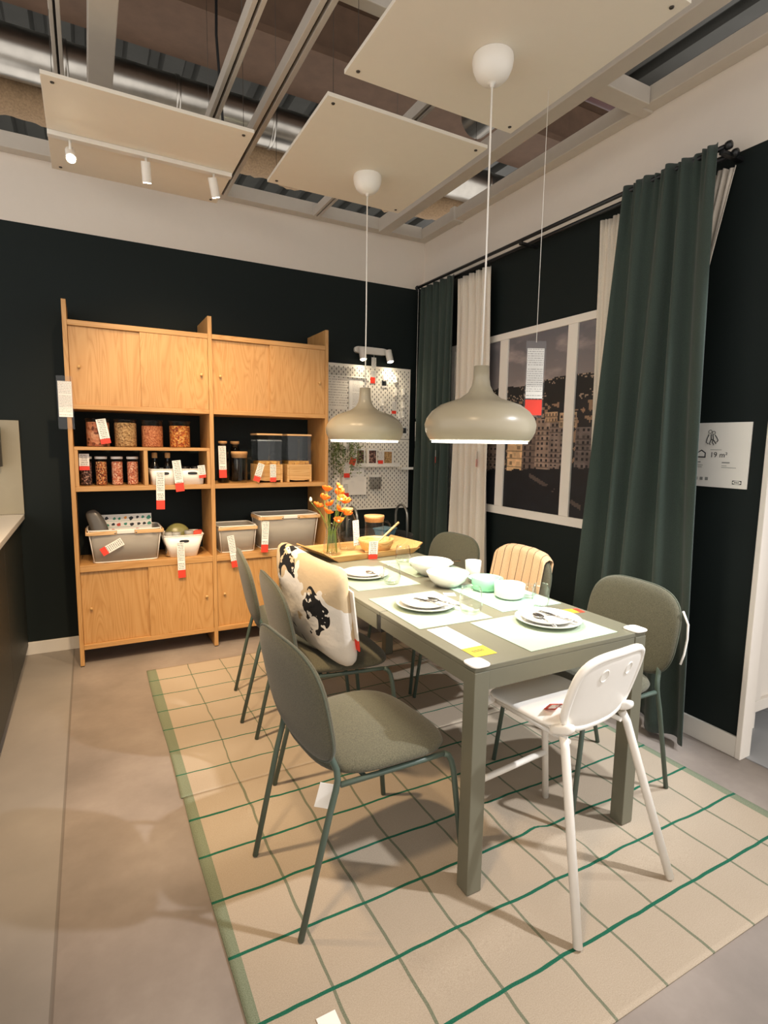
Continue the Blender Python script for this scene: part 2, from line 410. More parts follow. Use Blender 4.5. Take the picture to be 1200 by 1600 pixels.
# ------------------------------------------------------------------ suspended panels
def panel(x0, y0, x1, y1, lab):
    t = thing('ceiling_panel', lab, 'ceiling panel', ((x0+x1)/2, (y0+y1)/2, 2.8), group='white panels hung under the open ceiling')
    a, c = (x1-x0)/2, (y1-y0)/2
    MB().box(-a, -c, 0, a, c, .016).build('board', 'panel_cream', t, bevel=.0015)
    for sx_ in (-1, 1):
        for sy in (-1, 1):
            MB().lathe([(0, -.003), (.007, -.003), (.008, 0), (.008, .001)], 12, (sx_*(a-.04), sy*(c-.04), 0)).build('screw', 'screw', t)
            MB().tube([(sx_*(a-.04), sy*(c-.04), .016), (sx_*(a-.04), sy*(c-.04), 1.99)], .0012, 5).build('wire', 'screw', t)
    return t
panel(-1.645, -1.88, -.83, -1.02, 'square white ceiling panel holding the far pendant lamp')
panel(-1.64, -2.88, -.82, -2.03, 'square white ceiling panel holding the near pendant lamp')
panel(-2.665, -1.455, -1.83, -.6, 'white ceiling panel with three small track spots below it')
tr = thing('track_light', 'white track with three small spot heads under left ceiling panel', 'track light', (-2.25, -1.01, 2.8))
MB().box(-.415, -.018, -.022, .415, .018, -.0005).build('rail', 'white_metal', tr, bevel=.002)
for i, (x, tg) in enumerate(((-.325, (-2.05, -3.3, .9)), (0, (-2.1, -.35, 1.0)), (.325, (-1.4, -.35, 1.0)))):
    h = bpy.data.objects.new('spot_head', None)
    p = Vector((x, 0, -.085)); dr = (Vector(tg)-Vector((-2.25+x, -1.01, 2.715))).normalized()
    if i == 0: dr = Vector((.03, -.75, -.66)).normalized()
    hd = MB().tube([p-dr*.045, p+dr*.045], .022, 18).build('spot_head', 'white_metal', tr, bevel=.002)
    MB().tube([(x, 0, -.021), (x, 0, -.07)], .006, 10).build('stem', 'white_metal', hd)
    MB().lathe([(0, 0), (.018, 0), (.018, .002), (0, .002)], 16).xf(Matrix.Translation(p+dr*.046) @ dr.to_track_quat('Z', 'Y').to_matrix().to_4x4()).build('bulb', 'bulb', hd)
    bpy.data.objects.remove(h)
    if i: spot('track_spot', Vector((-2.25, -1.01, 2.8))+p+dr*.055, tg, 26, WARM, 70, .8, .02)

# ------------------------------------------------------------------ printed window on the right wall
def vnoise(x, y, seed=0):
    xi, yi = np.floor(x).astype(int), np.floor(y).astype(int); fx, fy = x-xi, y-yi; fx = fx*fx*(3-2*fx); fy = fy*fy*(3-2*fy)
    def h(a, c): n = (a*374761393+c*668265263+seed*1442695041) & 0x7fffffff; n = ((n ^ (n >> 13))*1274126177) & 0x7fffffff; return ((n ^ (n >> 16)) & 0xffff)/65535.
    return (h(xi, yi)*(1-fx)+h(xi+1, yi)*fx)*(1-fy)+(h(xi, yi+1)*(1-fx)+h(xi+1, yi+1)*fx)*fy
def fbm(x, y, o=4, seed=0): return sum(vnoise(x*2**i, y*2**i, seed+i)/2**(i+1) for i in range(o))/(1-2**-o)
def city(u, v):
    """evening city view; u along the wall 0..1 over 1.6 m, v up 0..1"""
    c = np.zeros(u.shape+(3,)); cl = fbm(u*5, v*9, 5, 3)
    k = np.clip((v-.66)/.34, 0, 1)[..., None]
    c[:] = np.array([.50, .46, .45])*(1-k)+np.array([.37, .36, .38])*k
    c += np.clip(cl-.5, 0, 1)[..., None]*np.array([1.2, 1.0, .85])*np.exp(-((v-.86)/.13)**2)[..., None]
    hill = .70+.035*fbm(u*4, u*0, 3, 9)+.06*np.clip(u-.45, 0, 1); m = v < hill
    n = vnoise(u*190, v*150, 5); n2 = fbm(u*9, v*16, 3, 11)
    c[m] = np.array([.10, .10, .10]); dots = m & (n > .72) & (n2 > .52) & (v > .57); c[dots] = np.array([.62, .54, .47])*(.6+.4*n[dots])[:, None]
    far = m & (v < .585+.05*n2); c[far] = np.array([.12, .12, .13]); hl = far & (vnoise(u*60, v*50, 21) > .62); c[hl] = np.array([.52, .42, .34])
    def tower(u0, u1, top, bot, lit, dark, nw, nf, sh=0.0):
        q = (u >= u0) & (u < u1) & (v < top+sh*(u-u0)) & (v > bot); a = (u-u0)/(u1-u0)*nw; f = (v-bot)/(top-bot)*nf
        win = ((a % 1) > .3) & ((a % 1) < .72) & ((f % 1) > .25) & ((f % 1) < .72)
        c[q] = np.array(lit)*(.82+.36*fbm(u*40, v*40, 2, 31)[q])[:, None]; rw = vnoise(np.floor(a)*7.3+u0*91, np.floor(f)*5.1+.5, 77); c[q & win] = dark; c[q & win & (rw > .62)] = np.array(lit)*.62; c[q & ((f % 1) < .12)] *= .72
    tower(.18, .33, .40, .10, (.42, .36, .32), (.10, .09, .10), 5, 9)
    tower(.40, .50, .43, .06, (.80, .66, .50), (.74, .60, .46), 2, 8)
    tower(.50, .60, .45, .06, (.40, .34, .31), (.08, .07, .09), 3, 11)
    tower(.58, .66, .52, .16, (.55, .47, .42), (.12, .11, .13), 3, 12)
    tower(.66, .77, .50, .20, (.47, .41, .38), (.09, .08, .10), 4, 11)
    tower(.63, .70, .56, .50, (.68, .56, .45), (.2, .17, .17), 4, 2); tower(.71, .80, .55, .47, (.64, .54, .44), (.2, .17, .17), 4, 2)
    tower(.80, .93, .47, .17, (.38, .34, .33), (.08, .08, .10), 5, 10)
    tr_ = fbm(u*12, v*14, 4, 41); lo = (v < .16+.14*tr_+.10*np.clip(u-.6, 0, 1)) | ((u > .72) & (v < .24+.05*tr_))
    c[lo] = np.array([.055, .065, .085])*(.6+tr_[lo])[:, None]
    rd = (np.abs(v-(.18-.5*(u-.6)**1)) < .012) & (u > .55) & (u < .85) & (tr_ > .5); c[rd] = np.array([.3, .26, .24])
    return np.clip(c*1.12, 0, 1)
W0, W1, Z0, Z1 = -.46, -2.3, .925, 2.168      # y extent (left to right) and z extent of the frame
win = struct(bpy.data.objects.new('window_1', None), 'white framed window showing a printed evening city view'); COL.objects.link(win); win.location = (0, (W0+W1)/2, Z0)
cy = (W0+W1)/2
def wbar(name, y0, y1, z0, z1): MB().box(-.016, y0-cy, z0-Z0, -.0005, y1-cy, z1-Z0).build(name, 'white_paint', win, bevel=.002)
wbar('frame_rail', W0, W1, Z0, Z0+.055); wbar('frame_rail', W0, W1, Z1-.045, Z1)
wbar('frame_stile', W0, W0-.05, Z0+.0555, Z1-.0455); wbar('frame_stile', W1+.05, W1, Z0+.0555, Z1-.0455)
wbar('mullion', -1.045, -1.125, Z0+.0555, Z1-.0455); wbar('mullion', -1.66, -1.735, Z0+.0555, Z1-.0455)
for y0, y1 in ((W0-.05, -1.045), (-1.125, -1.66), (-1.735, W1+.05)):
    nx, ny = int(abs(y1-y0)/.0085), 140; uu, vv = np.meshgrid((np.arange(nx)+.5)/nx, (np.arange(ny)+.5)/ny)
    yy = y0+(y1-y0)*uu; z0, z1 = Z0+.055, Z1-.045
    colgrid('printed_pane', nx, ny, lambda a, bb: (-.004, y0+(y1-y0)*a-cy, z0+(z1-z0)*bb-Z0), city((yy+.55)/(-1.5), vv), 'photo_print', win)

# curtain rails
t = thing('curtain_rail', 'black double curtain rail along the top of right wall', 'curtain rail', (-.1, -1.35, 2.655))
MB().tube([(.02, 1.24, 0), (.02, -1.26, 0)], .011, 10).build('rod', 'black_metal', t); MB().tube([(-.03, 1.24, .018), (-.03, -1.26, .018)], .011, 10).build('rod', 'black_metal', t)
for y in (1.22, 0, -1.24): MB().box(-.045, y-.012, -.012, .0995, y+.012, .004).build('bracket', 'black_metal', t, bevel=.002)
for x, z in ((.02, 0), (-.03, .018)):
    for y in (1.24, -1.26): MB().lathe([(0, -.014), (.016, -.01), (.018, 0), (.016, .01), (0, .014)], 14).xf(Matrix.Translation((x, y, z)) @ Matrix.Rotation(R_(90), 4, 'X')).build('end_cap', 'black_metal', t)

def curtain(name, lab, mat, yt0, yt1, yb0, yb1, z0, z1, x, folds, amp, ph=0.0, group=None):
    def fn(u, v):
        k = 1-v                                   # v=1 at the top
        y0 = yt0+(yb0-yt0)*k; y1 = yt1+(yb1-yt1)*k
        uu = u+.035*math.sin(6.5*u+2.2*k+ph)+.02*math.sin(13*u-3*k+2*ph)
        a = amp*(.45+.75*k**.6)
        s = math.sin(2*math.pi*folds*uu+ph+.5*math.sin(2.3*k+ph)); s2 = math.sin(2*math.pi*(folds*.5)*uu+1.3+ph)
        s = math.copysign(abs(s)**.75, s)
        pinch = .01*math.sin(2*math.pi*folds*3*u)*max(0, 1-k*9)
        return (x-a*(s*.7+s2*.45*k)-pinch, y0+(y1-y0)*u, z0+(z1-z0)*v+.006*math.sin(2*math.pi*folds*u)*(v > .98))
    o = MB().grid(int(folds*22), 46, fn).build(name, mat, solid=.003); tag(o, lab, 'curtain', group); return o
curtain('curtain', 'dark green curtain gathered in the room corner', 'curtain_green', -.14, -.59, -.1, -.602, .03, 2.665, -.10, 5, .032, .4)
curtain('sheer_curtain', 'off-white curtain left of the printed window', 'curtain_white', -.604, -.985, -.612, -1.07, .03, 2.625, -.075, 5, .028, 1.1)
curtain('sheer_curtain', 'off-white curtain half hidden by the large green curtain', 'curtain_white', -1.875, -2.59, -1.945, -2.07, .03, 2.625, -.034, 9, .012, .2)
curtain('curtain', 'long dark green curtain hanging right of the printed window', 'curtain_green', -2.11, -2.58, -1.945, -2.672, .03, 2.69, -.15, 4, .058, 2.2)

# ------------------------------------------------------------------ plaque on the right wall
pl = thing('wall_plaque', 'white information plaque reading 19 square metres beside green curtain', 'sign', (-.001, -2.598, 1.228))
MB().box(-.006, -.148, 0, -.0005, .148, .296).build('plate', 'white_plastic', pl, bevel=.001)
def PM(y, z): return Matrix(((0, 0, -1, -.0064), (-1, 0, 0, y), (0, 1, 0, z), (0, 0, 0, 1)))
text('lettering', '19 m²', .034, 'dark_print', pl, PM(.028, .138))
for y, z, ln, th in ((.028, .171, .052, .0022), (.1, .112, .03, .005), (-.03, .112, .035, .005), (.1, .099, .042, .0022), (.1, .09, .038, .0022), (-.03, .099, .022, .0022), (-.03, .091, .065, .0022)):
    MB().box(-.0068, y-ln, z, -.0062, y, z+th).build('small_print', 'grey_plastic', pl)      # print too small to read
MB().prism([(.048, .135), (.09, .135), (.09, .158), (.069, .172), (.048, .158)], -.0072, -.006).xf(Matrix(((0, 0, 1, 0), (1, 0, 0, 0), (0, 1, 0, 0), (0, 0, 0, 1)))).build('house_symbol', 'dark_print', pl)
MB().prism([(.053, .14), (.085, .14), (.085, .156), (.069, .166), (.053, .156)], -.0078, -.006).xf(Matrix(((0, 0, 1, 0), (1, 0, 0, 0), (0, 1, 0, 0), (0, 0, 0, 1)))).build('house_symbol', 'white_plastic', pl)
MB().prism([(-.084, .0185), (-.124, .0185), (-.124, .0355), (-.084, .0355)][::-1], -.007, -.006).xf(Matrix(((0, 0, 1, 0), (1, 0, 0, 0), (0, 1, 0, 0), (0, 0, 0, 1)))).build('logo', 'dark_print', pl)
MB().prism([(-.104+.0185*math.cos(a), .027+.0075*math.sin(a)) for a in np.linspace(0, 2*math.pi, 28, endpoint=False)], -.0075, -.006).xf(Matrix(((0, 0, 1, 0), (1, 0, 0, 0), (0, 1, 0, 0), (0, 0, 0, 1)))).build('logo', 'white_plastic', pl)
mx = PM(-.104, .0235); mx[0][3] = -.0078; text('logo', 'IKEA', .0105, 'dark_print', pl, mx, align='CENTER')
# little line drawing of a group of figures
b = MB()
for (y, z, r) in ((.035, .255, .008), (.018, .25, .007)): b.tube([(-.0065, y+r*math.cos(a), z+r*math.sin(a)) for a in np.linspace(0, 6.28, 14, endpoint=False)], .0012, 5, closed=True)
for path in ([(.04, .243), (.047, .225), (.05, .205), (.04, .2)], [(.03, .244), (.028, .22), (.035, .2), (.03, .195)], [(.022, .242), (.018, .222), (.022, .205), (.014, .195)], [(.012, .24), (.004, .23), (-.004, .215), (.002, .207)], [(.028, .22), (.015, .215), (.004, .2)]):
    b.tube([(-.0065, y, z) for y, z in path], .0022, 5)
b.build('drawing', 'dark_print', pl)
for y in (.085, .06, .035): MB().box(-.0068, y-.007, .03, -.0062, y+.007, .044).build('pictogram', 'grey_plastic', pl)

# ------------------------------------------------------------------ kitchen run at the left edge
kc = thing('kitchen_cabinet', 'dark kitchen base cabinet run at left edge of the room', 'cabinet', (-3.28, -1.6, 0))
MB().box(-.32, -1.6, .06, .3, 1.598, .895).build('body', 'kitchen_front', kc)
MB().box(-.32, -1.6, .0005, .27, 1.598, .0595).build('plinth', 'kitchen_front', kc)
for i in range(4): MB().box(.3005, -1.598+.8*i, .065, .318, -.802+.8*i, .89).build('door', 'kitchen_front', kc, bevel=.002)
tag(MB().box(-3.6, -3.2, .8955, -2.937, -.012, .926).build('worktop', 'worktop', bevel=.003), 'pale worktop along the left kitchen cabinets', 'worktop')
tag(MB().box(-3.6, -.012, .927, -2.937, -.0005, 1.512).build('backsplash', 'splash', bevel=.001), 'olive beige splashback panel on the back wall', 'splashback')
k = thing('wall_lamp', 'grey metal wall fixture on the splashback at left picture edge', 'wall lamp', (-3.07, -.075, 1.25))
MB().tube([(0, 0, -.02), (0, 0, .22)], .045, 24).build('cylinder', 'grey_metal', k, bevel=.003); MB().box(-.015, .03, .08, .015, .062, .12).build('mount', 'grey_metal', k)

# next room behind the wall end
c = thing('white_cabinet', 'white panelled cabinet standing in the next room', 'cabinet', (.82, -2.5, .0045))
MB().box(-.55, -.2, .1, .55, .35, 2.1).build('body', 'white_paint', c, bevel=.004)
MB().box(-.55, -.222, .102, .55, -.2005, .16).build('bottom_rail', 'white_paint', c, bevel=.003)
for x in (-.54, -.03, .48): MB().box(x, -.222, .161, x+.06, -.2005, 2.09).build('stile', 'white_paint', c, bevel=.003)
for z in (.98, 2.0): MB().box(-.55, -.2225, z, .55, -.2008, z+.06).build('cross_rail', 'white_paint', c, bevel=.003)
for x in (-.5, .5):
    for y in (-.17, .31): MB().box(x-.03, y-.03, 0, x+.03, y+.03, .0995).build('foot', 'white_paint', c)
# ------------------------------------------------------------------ rugs
def rug_mat(name, y_first, phase_dark):
    t = NT(name); t.setp(.95, spec=.2); tc = t.new('ShaderNodeTexCoord'); sx = t.new('ShaderNodeSeparateXYZ'); t.lk(tc.outputs['Object'], sx.inputs[0])
    v = tc.outputs['Object']; wob = t.math('MULTIPLY', t.math('SUBTRACT', t.noise(v, 3.5, 2), .5), .035)
    wob2 = t.math('MULTIPLY', t.math('SUBTRACT', t.noise(v, 5.0, 2), .5), .02)
    x, y = sx.outputs['X'], sx.outputs['Y']
    def lines(co, off, step, half, wb):
        f = t.math('FRACT', t.math('ADD', t.math('DIVIDE', t.math('ADD', t.math('ADD', co, -off), wb), step), .5))
        return t.math('LESS_THAN', t.math('ABSOLUTE', t.math('SUBTRACT', f, .5)), half/step)
    L1 = lines(y, y_first, .2065, phase_dark, wob2); L2 = lines(x, -2.07, .197, .0028 if phase_dark < .004 else .0045, wob)
    fine = t.noise(v, 350, 2, .7); soil = t.noise(v, 4, 5, .6)
    base = t.ramp(fine, [(.25, srgb('#A0917E')), (.75, srgb('#C0B19D'))])
    base = t.mix(t.math('MULTIPLY', soil, .35), base, srgb('#948672'))
    g2 = t.ramp(fine, [(.3, srgb('#4F5A45')), (.7, srgb('#757B66'))])
    c = t.mix(t.math('MULTIPLY', L2, .85), base, g2)
    brd = t.math('GREATER_THAN', t.math('ABSOLUTE', t.math('ADD', x, 1.294)), .962)
    c = t.mix(brd, c, t.ramp(fine, [(.3, srgb('#667059')), (.7, srgb('#8E947D'))]))
    c = t.mix(L1, c, t.ramp(fine, [(.3, srgb('#14513E')), (.7, srgb('#2B6D54'))]))
    t.col(c); t.bump(fine, .35, .002); M[name] = t.m
rug_mat('rug_far_mat', -.795, .0036); rug_mat('rug_near_mat', -2.142, .0052)
RZ = .006
def ridge(x, y):
    h = 0
    for (ax, ay, bx, by, wd, a) in ((-1.33, -2.50, -1.06, -2.98, .035, .014), (-1.9, -1.45, -1.45, -1.28, .03, .008), (-1.75, -1.15, -1.5, -1.62, .03, .008), (-2.12, -2.2, -1.95, -2.12, .025, .006), (-1.9, -3.05, -1.45, -2.99, .05, .006), (-1.06, -2.98, -.75, -3.05, .05, .006)):
        dx, dy = bx-ax, by-ay; L = math.hypot(dx, dy); s = ((x-ax)*dx+(y-ay)*dy)/(L*L); d = ((x-ax)*dy-(y-ay)*dx)/L
        h += a*math.exp(-(d/wd)**2)*max(0, 1-(2*s-1)**4)*(0 <= s <= 1)
    return h
def rug(name, lab, mat, x0, x1, y0, y1, z):
    def fn(u, v):
        x, y = x0+(x1-x0)*u, y0+(y1-y0)*v
        x += .006*math.sin(5*v+z*900)*(1 if u in (0, 1) else 0)
        return (x, y, z+ridge(x, y))
    o = MB().grid(110, 90, fn).build(name, mat); md = o.modifiers.new('solid', 'SOLIDIFY'); md.thickness = .005; md.offset = 1
    return tag(o, lab, 'rug')
rug('rug', 'beige rug with thin green grid lines nearer the shelf', 'rug_far_mat', -2.305, -.29, -1.985, -.62, .0008)
rug('rug', 'beige rug with bold green lines at the near end of table', 'rug_near_mat', -2.29, -.295, -3.36, -1.987, .0008)
tag(MB().box(-2.135, -3.09, .008, -2.085, -3.02, .0085).build('paper_label', 'paper'), 'small white paper label lying on rug at bottom picture edge', 'label')

# ------------------------------------------------------------------ oak shelving unit
YB, YF = -.012, -.377
su = thing('shelving_unit', 'oak shelving unit with sliding door cabinets against the back wall', 'shelving unit', (-1.842, -.19, 0))
OX, OY = -1.842, -.19
def sb(name, x0, z0, x1, z1, yf=YF, yb=YB, mat='oak', par=su, bev=.0015): return MB().box(x0-OX, yf-OY, z0, x1-OX, yb-OY, z1).build(name, mat, par, bevel=bev)
for x0, x1 in ((-2.664, -2.640), (-1.855, -1.829), (-1.044, -1.020)): sb('side_panel', x0, .006, x1, 2.198)
for x in (-2.652, -1.842, -1.032): MB().box(x-OX-.009, YF-OY+.004, 0, x-OX+.009, YF-OY+.03, .0055).build('foot', 'black', su)
for bi, (x0, x1) in enumerate(((-2.6395, -1.8555), (-1.8285, -1.0445))):
    for z0, z1 in ((2.057, 2.087), (1.579, 1.607), (1.09, 1.119), (.597, .637), (.107, .137)): sb('shelf_board', x0, z0, x1, z1, mat='oak_x')
    mid = (x0+x1)/2
    for (z0, z1, kz) in ((1.6075, 2.0565, 1.825), (.1375, .5965, .362)):
        for k, (a, c_, yy) in enumerate(((x0+.001, mid+.01, -.352), (mid-.01, x1-.001, -.3665))):
            dco = sb('sliding_door', a, z0, c_, z1, yy-.006, yy+.006)
            kx = (x0+.05) if k == 0 else (x1-.045)
            MB().lathe([(0, 0), (.007, 0), (.006, .006), (.009, .013), (.009, .016), (0, .016)], 14).xf(Matrix.Translation((kx-OX, yy-.0062-OY, kz)) @ Matrix.Rotation(R_(90), 4, 'X')).build('knob', 'bamboo', dco)
    sb('back_panel', x0, .1375, x1, .5965, -.03, -.022); sb('back_panel', x0, 1.6075, x1, 2.0565, -.03, -.022)
# insert box in the left bay
sb('insert_side', -2.639, 1.1195, -2.619, 1.3375, -.372, -.06); sb('insert_side', -1.876, 1.1195, -1.856, 1.3375, -.372, -.06); sb('insert_divider', -2.259, 1.1195, -2.236, 1.3375, -.372, -.06)
sb('insert_top', -2.639, 1.338, -1.856, 1.3575, -.372, -.06, 'oak_x')

# ------------------------------------------------------------------ dining table
TX0, TX1, TY0, TY1, TZ = -1.586, -.82, -2.891, -.98, .75
tb = thing('dining_table', 'grey green extending dining table set for a meal', 'table', ((TX0+TX1)/2, (TY0+TY1)/2, RZ+.0022)); tcx, tcy = (TX0+TX1)/2, (TY0+TY1)/2; zo = RZ+.0022
def tbx(name, x0, y0, z0, x1, y1, z1, mat='table_green', bev=.002): return MB().box(x0-tcx, y0-tcy, z0-zo, x1-tcx, y1-tcy, z1-zo).build(name, mat, tb, bevel=bev)
lw = .055
for x in (TX0, TX1-lw):
    for y in (TY0, TY1-lw): tbx('leg', x, y, zo, x+lw, y+lw, .7335)
tbx('top_leaf', TX0+.002, TY0+.002, .734, TX1-.002, -2.283, TZ); tbx('top_leaf', TX0+.002, -2.279, .734, TX1-.002, TY1-.002, TZ)
tbx('apron', TX0+lw+.0005, TY0+.003, .672, TX1-lw-.0005, TY0+.025, .7335); tbx('apron', TX0+lw+.0005, TY1-.025, .672, TX1-lw-.0005, TY1-.003, .7335)
for x0, x1 in ((TX0+.002, TX0+.024), (TX1-.024, TX1-.002)):
    tbx('apron', x0, TY0+lw+.0005, .685, x1, -2.29, .7335); tbx('apron', x0, -2.255, .672, x1, TY1-lw-.0005, .7335)
    tbx('bracket', x0+.003, -2.288, .668, x1+.004, -2.257, .733, 'black')
for x in (TX0+.026, TX1-.026):
    MB().prism([(x-tcx+.034*math.copysign(abs(math.cos(a))**.55, math.cos(a)), TY0+.026-tcy+.034*math.copysign(abs(math.sin(a))**.55, math.sin(a))) for a in np.linspace(0, 2*math.pi, 28, endpoint=False)], TZ+.0005-zo, TZ+.0065-zo).build('corner_pad', 'white_plastic', tb, bevel=.002)

# ------------------------------------------------------------------ upholstered chairs
def backmap(u, v, w): z = .657+v; return (.052-.20*v+.28*u*u+w, u, z)
def make_chair(lab):
    t = thing('dining_chair', lab, 'chair', group='green upholstered chairs around the table')
    MB().pad(.222, .232, 3.3, .055, lambda u, v, w: (.305+u, v, .468+w-.012*(u/.22)**2*(u > 0)), taper=.06).build('seat', 'chair_fabric', t)
    bk = MB().pad(.236, .178, 3.2, .046, backmap).build('backrest', 'chair_fabric', t)
    def E(th): 
        cu, s_ = math.cos(th), math.sin(th); return backmap(.2365*math.copysign(abs(cu)**(2/3.2), cu), .1785*math.copysign(abs(s_)**(2/3.2), s_), -.004)
    MB().tube([E(a) for a in np.linspace(0, 2*math.pi, 56, endpoint=False)], .003, 6, closed=True).build('piping', 'piping', bk)
    for s in (-1, 1):
        MB().tube([(0, .19*s, 0), (.085, .199*s, .36), (.103, .2*s, .425), (.109, .2*s, .455), (.107, .197*s, .485), (.096, .19*s, .515), (.082, .18*s, .56)], .0095, 10).build('leg', 'chair_metal', t)
        MB().tube([(.55, .246*s, 0), (.507, .229*s, .37), (.5, .2245*s, .405), (.487, .223*s, .428), (.468, .222*s, .437)], .0095, 10).build('leg', 'chair_metal', t)
        MB().tube([(.469, .222*s, .4371), (.40, .22*s, .438), (.118, .2*s, .438)], .0085, 10).build('seat_frame', 'chair_metal', t)
    MB().tube([(.2, -.205, .435), (.2, .205, .435)], .007, 8).build('seat_frame', 'chair_metal', t)
    return t
chairs = {}
base = make_chair('x')
for key, x, y, a, lab in (
    ('A', -2.11, -2.612, 4.2, 'green upholstered chair nearest the camera, left side of table'),
    ('B', -1.935, -1.88, -4.2, 'green upholstered chair with the patterned cushion on it'),
    ('C', -1.917, -1.318, -8.5, 'green upholstered chair on left side nearest the oak shelf'),
    ('D', -.50, -1.315, 185, 'green upholstered chair on right side nearest the corner curtain'),
    ('E', -.484, -1.915, 178.4, 'green upholstered chair with peach striped blanket over its back'),
    ('F', -.497, -2.628, 174.8, 'green upholstered chair beside the white high chair, right of table')):
    o = base if key == 'A' else copy_tree(base); o.location = (x, y, RZ+.003); o.rotation_euler = (0, 0, R_(a)); o['label'] = lab; chairs[key] = o
MB().box(-.028, -.0008, -.075, .028, .0008, 0).xf(Matrix.Translation((.10, -.17, .43)) @ Matrix.Rotation(R_(-25), 4, 'Z') @ Matrix.Rotation(R_(14), 4, 'Y')).build('care_label', 'paper', chairs['A'])
MB().tube([(.045, .236, .77), (.03, .25, .72), (.028, .25, .66), (.036, .248, .60), (.05, .246, .56)], .0045, 6).build('label_strap', 'paper', chairs['F'])

# ------------------------------------------------------------------ white junior chair at the near end
jc = thing('high_chair', 'white plastic junior chair with splayed legs at near table end', 'chair', (-1.183, -3.157, RZ+.006), 95.5)
MB().pad(.165, .165, 5, .022, lambda u, v, w: (.325+u, v, .545+w-.03*max(0, u/.165-.45)**2*1.2+.02*max(0, -u/.165-.6)), q=14).build('seat', 'white_plastic', jc)
def jb(u, v, w): return (.115-.30*v+.7*u*u+w, u, .662+v)
bk = MB().pad(.158, .125, 3.6, .02, jb, q=14).build('backrest', 'white_plastic', jc)
def EJ(th):
    cu, s_ = math.cos(th), math.sin(th); return jb(.158*math.copysign(abs(cu)**(2/3.6), cu), .125*math.copysign(abs(s_)**(2/3.6), s_), 0)
MB().tube([EJ(a) for a in np.linspace(0, 2*math.pi, 48, endpoint=False)], .0125, 8, closed=True).build('rim', 'white_plastic', bk)
for u in (-.06, .06): MB().tube([jb(u+.016*math.cos(a), .06+.02*math.sin(a), -.0105) for a in np.linspace(0, 2*math.pi, 18, endpoint=False)], .002, 6, closed=True).build('moulded_ring', 'white_plastic', bk)
for s in (-1, 1):
    MB().tube([(0, .235*s, 0), (.14, .155*s, .50), (.155, .148*s, .53)], .0135, 12).build('leg', 'white_metal', jc)
    MB().tube([(.50, .222*s, 0), (.485, .165*s, .46), (.475, .155*s, .505), (.45, .15*s, .528)], .0125, 12).build('leg', 'white_metal', jc)
    MB().pad(.045, .02, 3, .03, lambda u, v, w, s=s: (.16+u*.9, .148*s+v, .55+w+.35*-u), q=6).build('bracket', 'white_plastic', jc)
    MB().tube([(.145, .13*s, .51), (.47, .13*s, .515)], .008, 8).build('seat_frame', 'white_metal', jc)
MB().tube([(.491, -.199, .205), (.491, .199, .205)], .0115, 10).build('footrest', 'white_metal', jc)
p = MB().box(-.02, -.0012, -.032, .02, .0012, .032).xf(Matrix.Translation((.235, .10, .577)) @ Matrix.Rotation(R_(-120), 4, 'Z') @ Matrix.Rotation(R_(50), 4, 'X')).build('price_label', 'red_print', jc); MB().box(-.012, -.0016, -.02, .012, -.0012, .026).xf(Matrix.Translation((.235, .10, .577)) @ Matrix.Rotation(R_(-120), 4, 'Z') @ Matrix.Rotation(R_(50), 4, 'X')).build('label_print', 'paper', p)
MB().tube([(.15, .14, .62), (.2, .12, .6), (.22, .1, .585)], .006, 6).build('strap', 'sleeve', jc)

# ------------------------------------------------------------------ pendant lamps
def pendant(lab, x, y):
    t = thing('pendant_lamp', lab, 'pendant lamp', (x, y, 1.412), group='grey beige pendant lamps over the table')
    P = [(.030, 1.707), (.0315, 1.66), (.036, 1.632), (.05, 1.606), (.08, 1.584), (.115, 1.573), (.155, 1.558), (.188, 1.534), (.208, 1.507), (.2155, 1.483), (.2125, 1.457), (.204, 1.437), (.194, 1.424)]
    I = [(max(.001, r-.003), z-.003) for r, z in P[::-1]]
    sh = MB().lathe([(0, .295)]+[(r, z-1.412) for r, z in P], 56).build('shade', 'lamp_shade', t)
    MB().lathe([(P[-1][0], P[-1][1]-1.412)]+[(r, z-1.412) for r, z in I], 56).build('inner_shade', 'lamp_inside', sh)
    MB().lathe([(0, .012), (.184, .012), (.186, .005), (.186, 0), (.183, 0), (.18, .004), (0, .004)], 56).build('diffuser', 'diffuser', t)
    MB().tube([(0, 0, .294), (.002, 0, .7), (0, 0, 1.3)], .0035, 8).build('cord', 'white_plastic', t)
    MB().lathe([(.073, 1.3875), (.0745, 1.372), (.071, 1.35), (.06, 1.325), (.042, 1.308), (.02, 1.301), (.009, 1.299), (.007, 1.288), (0, 1.288)], 32).build('ceiling_cup', 'white_plastic', t)
    l = bpy.data.lights.new('pendant_light', 'AREA'); l.shape = 'DISK'; l.size = .34; l.energy = PEND; l.color = (1, .87, .66); l.spread = R_(150)
    o = bpy.data.objects.new('pendant_light', l); COL.objects.link(o); o.location = (x, y, 1.408)
PEND = 4.5
pendant('grey beige pendant lamp hanging over far end of the table', -1.203, -1.35)
pendant('grey beige pendant lamp hanging over near end of the table', -1.206, -2.38)

